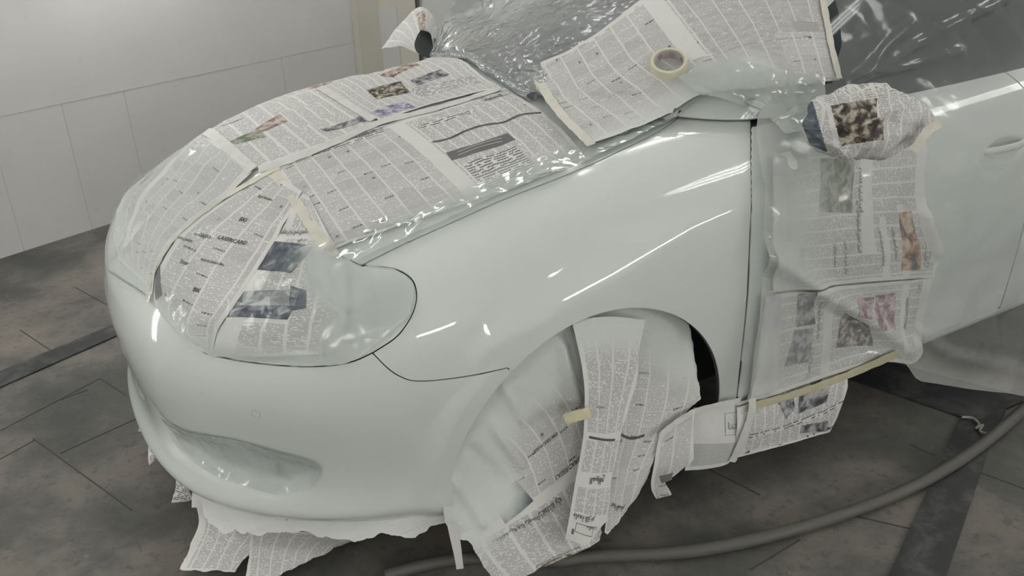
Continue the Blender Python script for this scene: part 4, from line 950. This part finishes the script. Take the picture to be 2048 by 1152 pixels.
def far_fold():
    V, UV = [], []; nu, nv = 40, 26; base = catmull([(762,99),(796,54),(836,14),(866,34),(884,104)], 10); base = base[np.linspace(0, len(base) - 1, nu).astype(int)]
    rim = catmull([(834,107),(829,86),(843,59),(860,64),(868,108)], 10); rim = rim[np.linspace(0, len(rim) - 1, nu).astype(int)]
    for j in range(nv):
        t_ = j / (nv - 1)
        for i in range(nu):
            a = P(*base[i], y=3.30); b = P(*rim[i], y=3.12); p = a * (1 - t_) + b * t_ + np.array([0, 0, .018 * math.sin(math.pi * t_)]); f = noise.noise(Vector(p) * 16) * .008
            V.append(p + np.array([0, 0, f])); UV.append((i / nu * .34, t_ * .28))
    V = np.array(V); Fq = grid_faces(nu, nv); fm = [1 if (18 <= (k % (nu - 1)) <= 24 and k // (nu - 1) > 11) else 0 for k in range(len(Fq))]
    o = mesh_obj('newspaper_bundle', V, Fq, [PM['text2'], PM['brown']], None, uv=np.array(UV), fmat=fm, attrs={'spray': np.zeros(len(V)) + .15})
    tag(o, 'arched newspaper hood over the far wing mirror behind the bonnet', 'wrapped mirror')
far_fold()
Vm = []; Fm = []
for j in range(9):
    for i in range(16):
        a = 2 * math.pi * i / 16; b = -math.pi / 2 + math.pi * j / 8; cc_ = P(850, 88, y=3.24); Vm.append(cc_ + np.array([.03 * math.cos(a) * math.cos(b), .10 * math.sin(a) * math.cos(b), .05 * math.sin(b)]))
for j in range(8):
    for i in range(16): Fm.append((j * 16 + i, j * 16 + (i + 1) % 16, j * 16 + 16 + (i + 1) % 16, j * 16 + 16 + i))
par(mesh_obj('mirror_housing', Vm, Fm, MAT['liner']), CAR)

# --- plastic film
film('plastic_film', 'crumpled grey plastic film covering the windscreen', [
    [(925,-25,'y',3.02),(990,-45,'y',2.88),(1085,-60),(1200,-60),(1420,-60)], [(888,42,'y',3.12),(960,35,'y',2.95),(1060,45),(1190,30),(1360,15)], [(872,88,'y',3.14),(950,92),(1040,112),(1140,115),(1260,90)], [(868,108),(955,140),(1015,172),(1080,200),(1140,205)]],
    m='film_wind', free=True, keep_out=.003, off=.002, amp=.008, wsc=6, seed=3.7, cell=.008, maxn=150, ridge=[([(900,60),(1050,80),(1180,40)], 12, .012), ([(1040,110),(1100,200)], 9, .010)])
def roll(name, label, line, r, m):
    pts = catmull([on_car(*p) for p in line], 8); V = []; n_ = 14
    for i, p in enumerate(pts):
        q, nn_2 = near_car(p); tg = pts[min(i + 1, len(pts) - 1)] - pts[max(i - 1, 0)]; tg /= np.linalg.norm(tg); sd = np.cross(nn_2, tg)
        for k in range(n_):
            a = 2 * math.pi * k / n_; rr_ = r * (1 + .35 * noise.noise(Vector((p[0] * 20, p[1] * 20, k * .6)))); V.append(q + nn_2 * (r * .9 + rr_ * math.sin(a)) + sd * rr_ * 1.3 * math.cos(a))
    Fc = [(i * n_ + k, i * n_ + (k + 1) % n_, (i + 1) * n_ + (k + 1) % n_, (i + 1) * n_ + k) for i in range(len(pts) - 1) for k in range(n_)]
    return tag(mesh_obj(name, np.array(V), Fc, MAT[m], None, attrs={'spray': np.zeros(len(V))}), label, 'plastic film')
MAT['film_roll'] = film_mat('rolled_blue_grey_film', .72, (.30, .325, .34), .12, (30, 1.0, .01), 1.4)
roll('rolled_film_edge', 'rolled blue-grey film edge along the back of the bonnet', [(866,104),(918,118),(968,140),(1012,168),(1062,204)], .014, 'film_roll')
film('plastic_film', 'clear sprayed film along the seam between bonnet and fender', [
    [(640,500),(760,445),(880,405),(1000,360),(1130,300),(1250,255),(1360,190),(1420,150)],
    [(665,525),(780,475),(890,432),(1000,385),(1145,328),(1270,272),(1380,205),(1440,172)],
    [(722,529),(800,490),(900,445),(1000,400),(1150,341),(1275,283),(1390,207),(1445,178)]], m='film_clear', off=.010, amp=.006, wsc=12, seed=5.5, sprays=[(HSEAM, 5, 55, .75)], cell=.006, maxn=220)
film('plastic_film', 'whitened film stretched over the headlight', [
    [(350,655),(420,640),(520,560),(620,500),(722,529)], [(380,690),(450,665),(560,620),(670,560),(770,537)], [(412,706),(500,710),(600,690),(720,630),(826,570)], [(425,710),(500,724),(600,733),(700,722),(820,635)]],
    m='film_thin', off=.009, amp=.006, wsc=9, seed=2.2, spray0=.0, outline=np.concatenate([HL_REAR[:-1], HL_BOT[:-1], [(410,707),(340,655),(300,590),(360,560),(470,560),(600,480),(700,520)]]), sprays=[(HL_REAR, 78, 140, .7), (HL_BOT, 0, 35, .4)], tear=3, cell=.006)
film('plastic_film', 'thin film over the small ads at the car nose', [
    [(250,370),(330,330),(420,300),(500,345)], [(236,450),(300,430),(400,420),(450,405)], [(232,520),(290,520),(360,500),(410,470)], [(250,575),(300,600),(345,640),(400,660)]], m='film_thin', off=.012, amp=.005, wsc=8, seed=8.2, cell=.008)
film('plastic_film', 'sprayed film and tape patch over the fog lamp recess', [
    [(325,830),(400,862),(480,878),(560,900),(630,922)], [(345,870),(410,900),(480,920),(560,935),(648,945)], [(365,905),(430,950),(500,975),(560,990),(625,978)]],
    m='film_sprayed', off=.003, amp=.004, wsc=10, seed=6.6, spray0=.35, outline=FOG, tear=1, cell=.005, relax=3)
film('plastic_film', 'crinkled clear film gathered at the top corner of the fender', [
    [(1330,160),(1400,130),(1480,120),(1560,140),(1650,150)], [(1385,205),(1440,175),(1500,180),(1580,200),(1650,200)], [(1410,213),(1460,222),(1504,238),(1570,260),(1640,270)], [(1410,214),(1462,226),(1504,245),(1560,300),(1620,320)]], m='film_sprayed', off=.030, amp=.014, wsc=11, seed=4.9, cell=.006, spray0=.22, relax=30,
    outline=[(1330,170),(1400,130),(1480,118),(1560,140),(1650,150),(1650,250),(1600,262),(1560,270),(1504,246),(1438,217),(1395,208)])
film('plastic_film', 'large hazy film draped over the door and side window', [
    [(1650,0),(1780,-15),(1920,-15),(2075,-15)], [(1660,110),(1780,100),(1920,80),(2075,60)], [(1600,190),(1760,200),(1900,200),(2075,155)],
    [(1506,250),(1680,300),(1860,300),(2075,290)], [(1503,400),(1690,430),(1870,440),(2075,430)], [(1498,560),(1690,580),(1870,580),(2075,570)],
    [(1486,700,'y',1.455),(1640,690,'y',1.44),(1850,690,'y',1.42),(2075,680,'y',1.42)], [(1472,800,'y',1.455),(1640,748,'y',1.43),(1830,770,'y',1.36),(2075,800,'y',1.33)]],
    m='film_door', free=True, off=.030, amp=.012, wsc=4, seed=1.4, cell=.011, maxn=190,
    ridge=[([(1510,500),(1600,560),(1700,625),(1790,688)], 26, .035), ([(1690,165),(1850,80),(2000,0)], 10, .012), ([(1690,165),(1800,60)], 8, .012), ([(1690,165),(1900,120)], 9, .010)],
    outline=[(1640,-20),(1665,165),(1600,180),(1506,190),(1503,400),(1498,560),(1484,720),(1472,805),(1600,765),(1790,695),(1830,755),(1880,785),(1960,800),(2075,795),(2075,-20)], tear=2, sprays=[([(1500,190),(1500,400),(1480,800)], 25, 150, .45), ([(1795,700),(1850,755),(1920,782),(2080,792)], 8, 62, .22), ([(1835,650),(1900,700),(2080,745)], 2, 20, .16), ([(1860,600),(1950,545),(2080,480)], 5, 50, .18), ([(1930,240),(2080,200)], 10, 120, .2)])
# --- roll of masking tape on the windscreen sheet
def tape_roll():
    c0 = on_car(1337, 150); _, n_ = near_car(c0); t_ = np.array([1.0, -.5, 0]); t_ -= n_ * (t_ @ n_); t_ /= np.linalg.norm(t_); b_ = np.cross(n_, t_); c0 = c0 + n_ * .016
    root = empty('tape_roll', tuple(c0), 'roll of cream masking tape lying on the windscreen newspaper', 'tape roll')
    R1, R0, H, n = .046, .0375, .036, 64
    def ring(ro, ri, h0, h1, name, m):
        V = []; 
        for k in range(n):
            a = 2 * math.pi * k / n; d = t_ * math.cos(a) + b_ * math.sin(a)
            V += [c0 + d * ri + n_ * h0, c0 + d * ro + n_ * h0, c0 + d * ro + n_ * h1, c0 + d * ri + n_ * h1]
        Fc = [(k * 4 + j, k * 4 + (j + 1) % 4, ((k + 1) % n) * 4 + (j + 1) % 4, ((k + 1) % n) * 4 + j) for k in range(n) for j in range(4)]
        o = mesh_obj(name, V, Fc, m, None, False); par(o, root)
        bv = o.modifiers.new('b', 'BEVEL'); bv.width = .001; bv.segments = 2; return o
    ring(R1, R0 + .0012, 0, H, 'tape_winding', simple('cream_tape_roll', (.60, .58, .44), .5, 0, 0, (90, .25, .002)))
    ring(R0 + .001, R0 - .0012, .0005, H - .0005, 'cardboard_core', simple('grey_white_core', (.42, .40, .40), .6))
    red = simple('red_print', (.34, .10, .13), .6)
    for k in range(7):
        a0 = 2 * math.pi * k / 7 + .3; V = []; q = 16
        for j in range(q):
            w_ = 2 * math.pi * j / q
            for r_ in (.0062, .0032 if k % 2 == 0 else .0044):
                a = a0 + r_ * math.cos(w_) / R0; d = t_ * math.cos(a) + b_ * math.sin(a); V.append(c0 + d * (R0 - .0018) + n_ * (H / 2 + .003 + r_ * math.sin(w_)))
        par(mesh_obj('printed_mark', V, [(2 * j, 2 * j + 1, (2 * j + 3) % (2 * q), (2 * j + 2) % (2 * q)) for j in range(q)], red), root)
tape_roll()

# ------------------------------------------------------------------ floor channels, joints, hose
def fl(px, py, z=0.0): return P(px, py, z=z)[:2]
def channel(n, pts, depth=.006):
    V, Fc = prism([fl(*p) for p in pts], -.002, depth); return tag(mesh_obj('trim_%d' % n, V, Fc, MAT['steel'], None, False), kind='structure')
channel(1, [(-700,1110),(-700,1040),(0,745),(233,649),(420,575),(420,605),(239,671),(0,777)])
channel(2, [(1921,836),(1640,740),(1560,705),(1640,690),(2060,800),(2012,820),(1990,862),(1893,1152),(1878,1200),(1755,1200),(1778,1152)])
def joint(n, a, b, w_=.004):
    A = fl(*a); B = fl(*b); d = (B - A) / np.linalg.norm(B - A); s_ = np.array([-d[1], d[0]]) * w_ / 2
    V, Fc = prism([A - s_, B - s_, B + s_, A + s_], -.002, .0012); tag(mesh_obj('trim_%d' % n, V, Fc, MAT['seam'], None, False), kind='structure')
for k, (a, b) in enumerate([((66,877),(264,1021)), ((120,907),(285,832)), ((0,862),(200,757)), ((200,757),(250,790)), ((175,780),(120,800)), ((-20,930),(70,880)), ((150,575),(232,620)), ((40,660),(100,700)), ((1960,945),(2060,982)), ((1820,890),(1872,912)), ((1500,1140),(1600,1080)), ((1380,920),(1520,990)), ((1700,1030),(1830,1060))]): joint(10 + k, a, b)
def hose():
    pts = catmull([P(a, b, z=.018) for a, b in [(1120,1122),(1200,1113),(1330,1108),(1450,1092),(1600,1056),(1750,1006),(1850,962),(1950,900),(2040,826),(2120,750)]], 10)
    pre = catmull([P(a, b, z=.018) for a, b in [(770,1150),(850,1130),(930,1118),(1040,1120),(1120,1122)]], 8); pts = np.concatenate([pre[:-1], pts]); n_ = 12; V = []
    for i, p in enumerate(pts):
        tg = pts[min(i + 1, len(pts) - 1)] - pts[max(i - 1, 0)]; tg[2] = 0; tg /= np.linalg.norm(tg); sd = np.array([-tg[1], tg[0], 0])
        for k in range(n_):
            a = 2 * math.pi * k / n_; V.append(p + sd * .0165 * math.cos(a) + np.array([0, 0, .0165 * math.sin(a) + .001]))
    Fc = [(i * n_ + k, i * n_ + (k + 1) % n_, (i + 1) * n_ + (k + 1) % n_, (i + 1) * n_ + k) for i in range(len(pts) - 1) for k in range(n_)]
    tag(mesh_obj('air_hose', V, Fc, simple('dusty_grey_hose', (.085, .082, .076), .6, 0, 0, (60, .4, .002))), 'thick dusty grey air hose curving over the floor by the car', 'hose')
hose()
# knotted rag or string by the channel corner
pts = catmull([P(a, b, z=.014) for a, b in [(1924,834),(1945,836),(1958,848),(1952,856),(1966,850),(1960,862),(1976,868)]], 6); V = []
for i, p in enumerate(pts):
    tg = pts[min(i + 1, len(pts) - 1)] - pts[max(i - 1, 0)]; tg /= np.linalg.norm(tg); sd = np.array([-tg[1], tg[0], 0])
    for k in range(6): V.append(p + sd * .004 * math.cos(k * math.pi / 3) + np.array([0, 0, .004 * math.sin(k * math.pi / 3)]))
tag(mesh_obj('string', V, [(i * 6 + k, i * 6 + (k + 1) % 6, (i + 1) * 6 + (k + 1) % 6, (i + 1) * 6 + k) for i in range(len(pts) - 1) for k in range(6)], simple('pale_string', (.26, .26, .23), .8)), 'scrap of pale string at the corner of the floor channel', 'string')

# ------------------------------------------------------------------ wall joints, corner post, booth door
def onw(px, py, o0, d, off=0.0):
    nn2 = np.array([-d[1], d[0]]); r = ray(px, py); t_ = ((o0 - CAM[:2]) @ nn2 - off) / (r[:2] @ nn2); q = CAM + r * t_; return (q[:2] - o0) @ d, q[2]
def wall_box(name, o0, d, s0, s1, z0, z1, th, m, kind='structure', parent=None, base=0.0):
    nn2 = np.array([-d[1], d[0]]); a = o0 + d * s0 - nn2 * base; b = o0 + d * s1 - nn2 * base; V, Fc = prism([a, a - nn2 * th, b - nn2 * th, b], z0, z1)
    o = mesh_obj(name, V, Fc, m, parent, False); 
    if kind and not parent: o['kind'] = kind
    return o
zj = onw(347, 160, W0, wd)[1]
wall_box('trim_30', W0, wd, -4.0, 2.2, zj - .0015, zj + .0015, .0012, MAT['wseam'])
for k, (px, py) in enumerate([(28,430), (150,320), (264,260), (560,100)]):
    s_, _ = onw(px, py, W0, wd); wall_box('trim_%d' % (31 + k), W0, wd, s_ - .0012, s_ + .0012, 0, zj, .0012, MAT['wseam'])
s0, _ = onw(706, 60, W0, wd); wall_box('trim_40', W0, wd, s0, 2.2, 0, ZC, .05, MAT['wall2'])
def bd(px, py=50): return onw(px, py, CORN, ed)
D1 = mesh_obj('door_1', *prism([CORN + ed * bd(742)[0] - np.array([-ed[1], ed[0]]) * .0, CORN + ed * bd(742)[0] - np.array([-ed[1], ed[0]]) * .03, CORN + ed * bd(842)[0] - np.array([-ed[1], ed[0]]) * .03, CORN + ed * bd(842)[0]], .05, 2.2), MAT['wall2'], None, False); D1['kind'] = 'structure'
zt = onw(775, 12, CORN, ed, .03)[1]
MAT['panel'] = simple('pale_grey_door_panel', (.52, .53, .51), .5)
wall_box('door_panel', CORN, ed, bd(758)[0], bd(800)[0], .12, zt, .006, MAT['panel'], None, D1, .03)
wall_box('joint', CORN, ed, bd(751)[0], bd(757)[0], .12, zt, .007, MAT['steel'], None, D1, .03)
wall_box('door_panel', CORN, ed, bd(850)[0], bd(1250)[0], .05, 2.2, .02, MAT['panel'], None, D1, 0)
wall_box('joint', CORN, ed, bd(838)[0], bd(842)[0], .05, 2.2, .035, MAT['steel'], None, D1, 0)
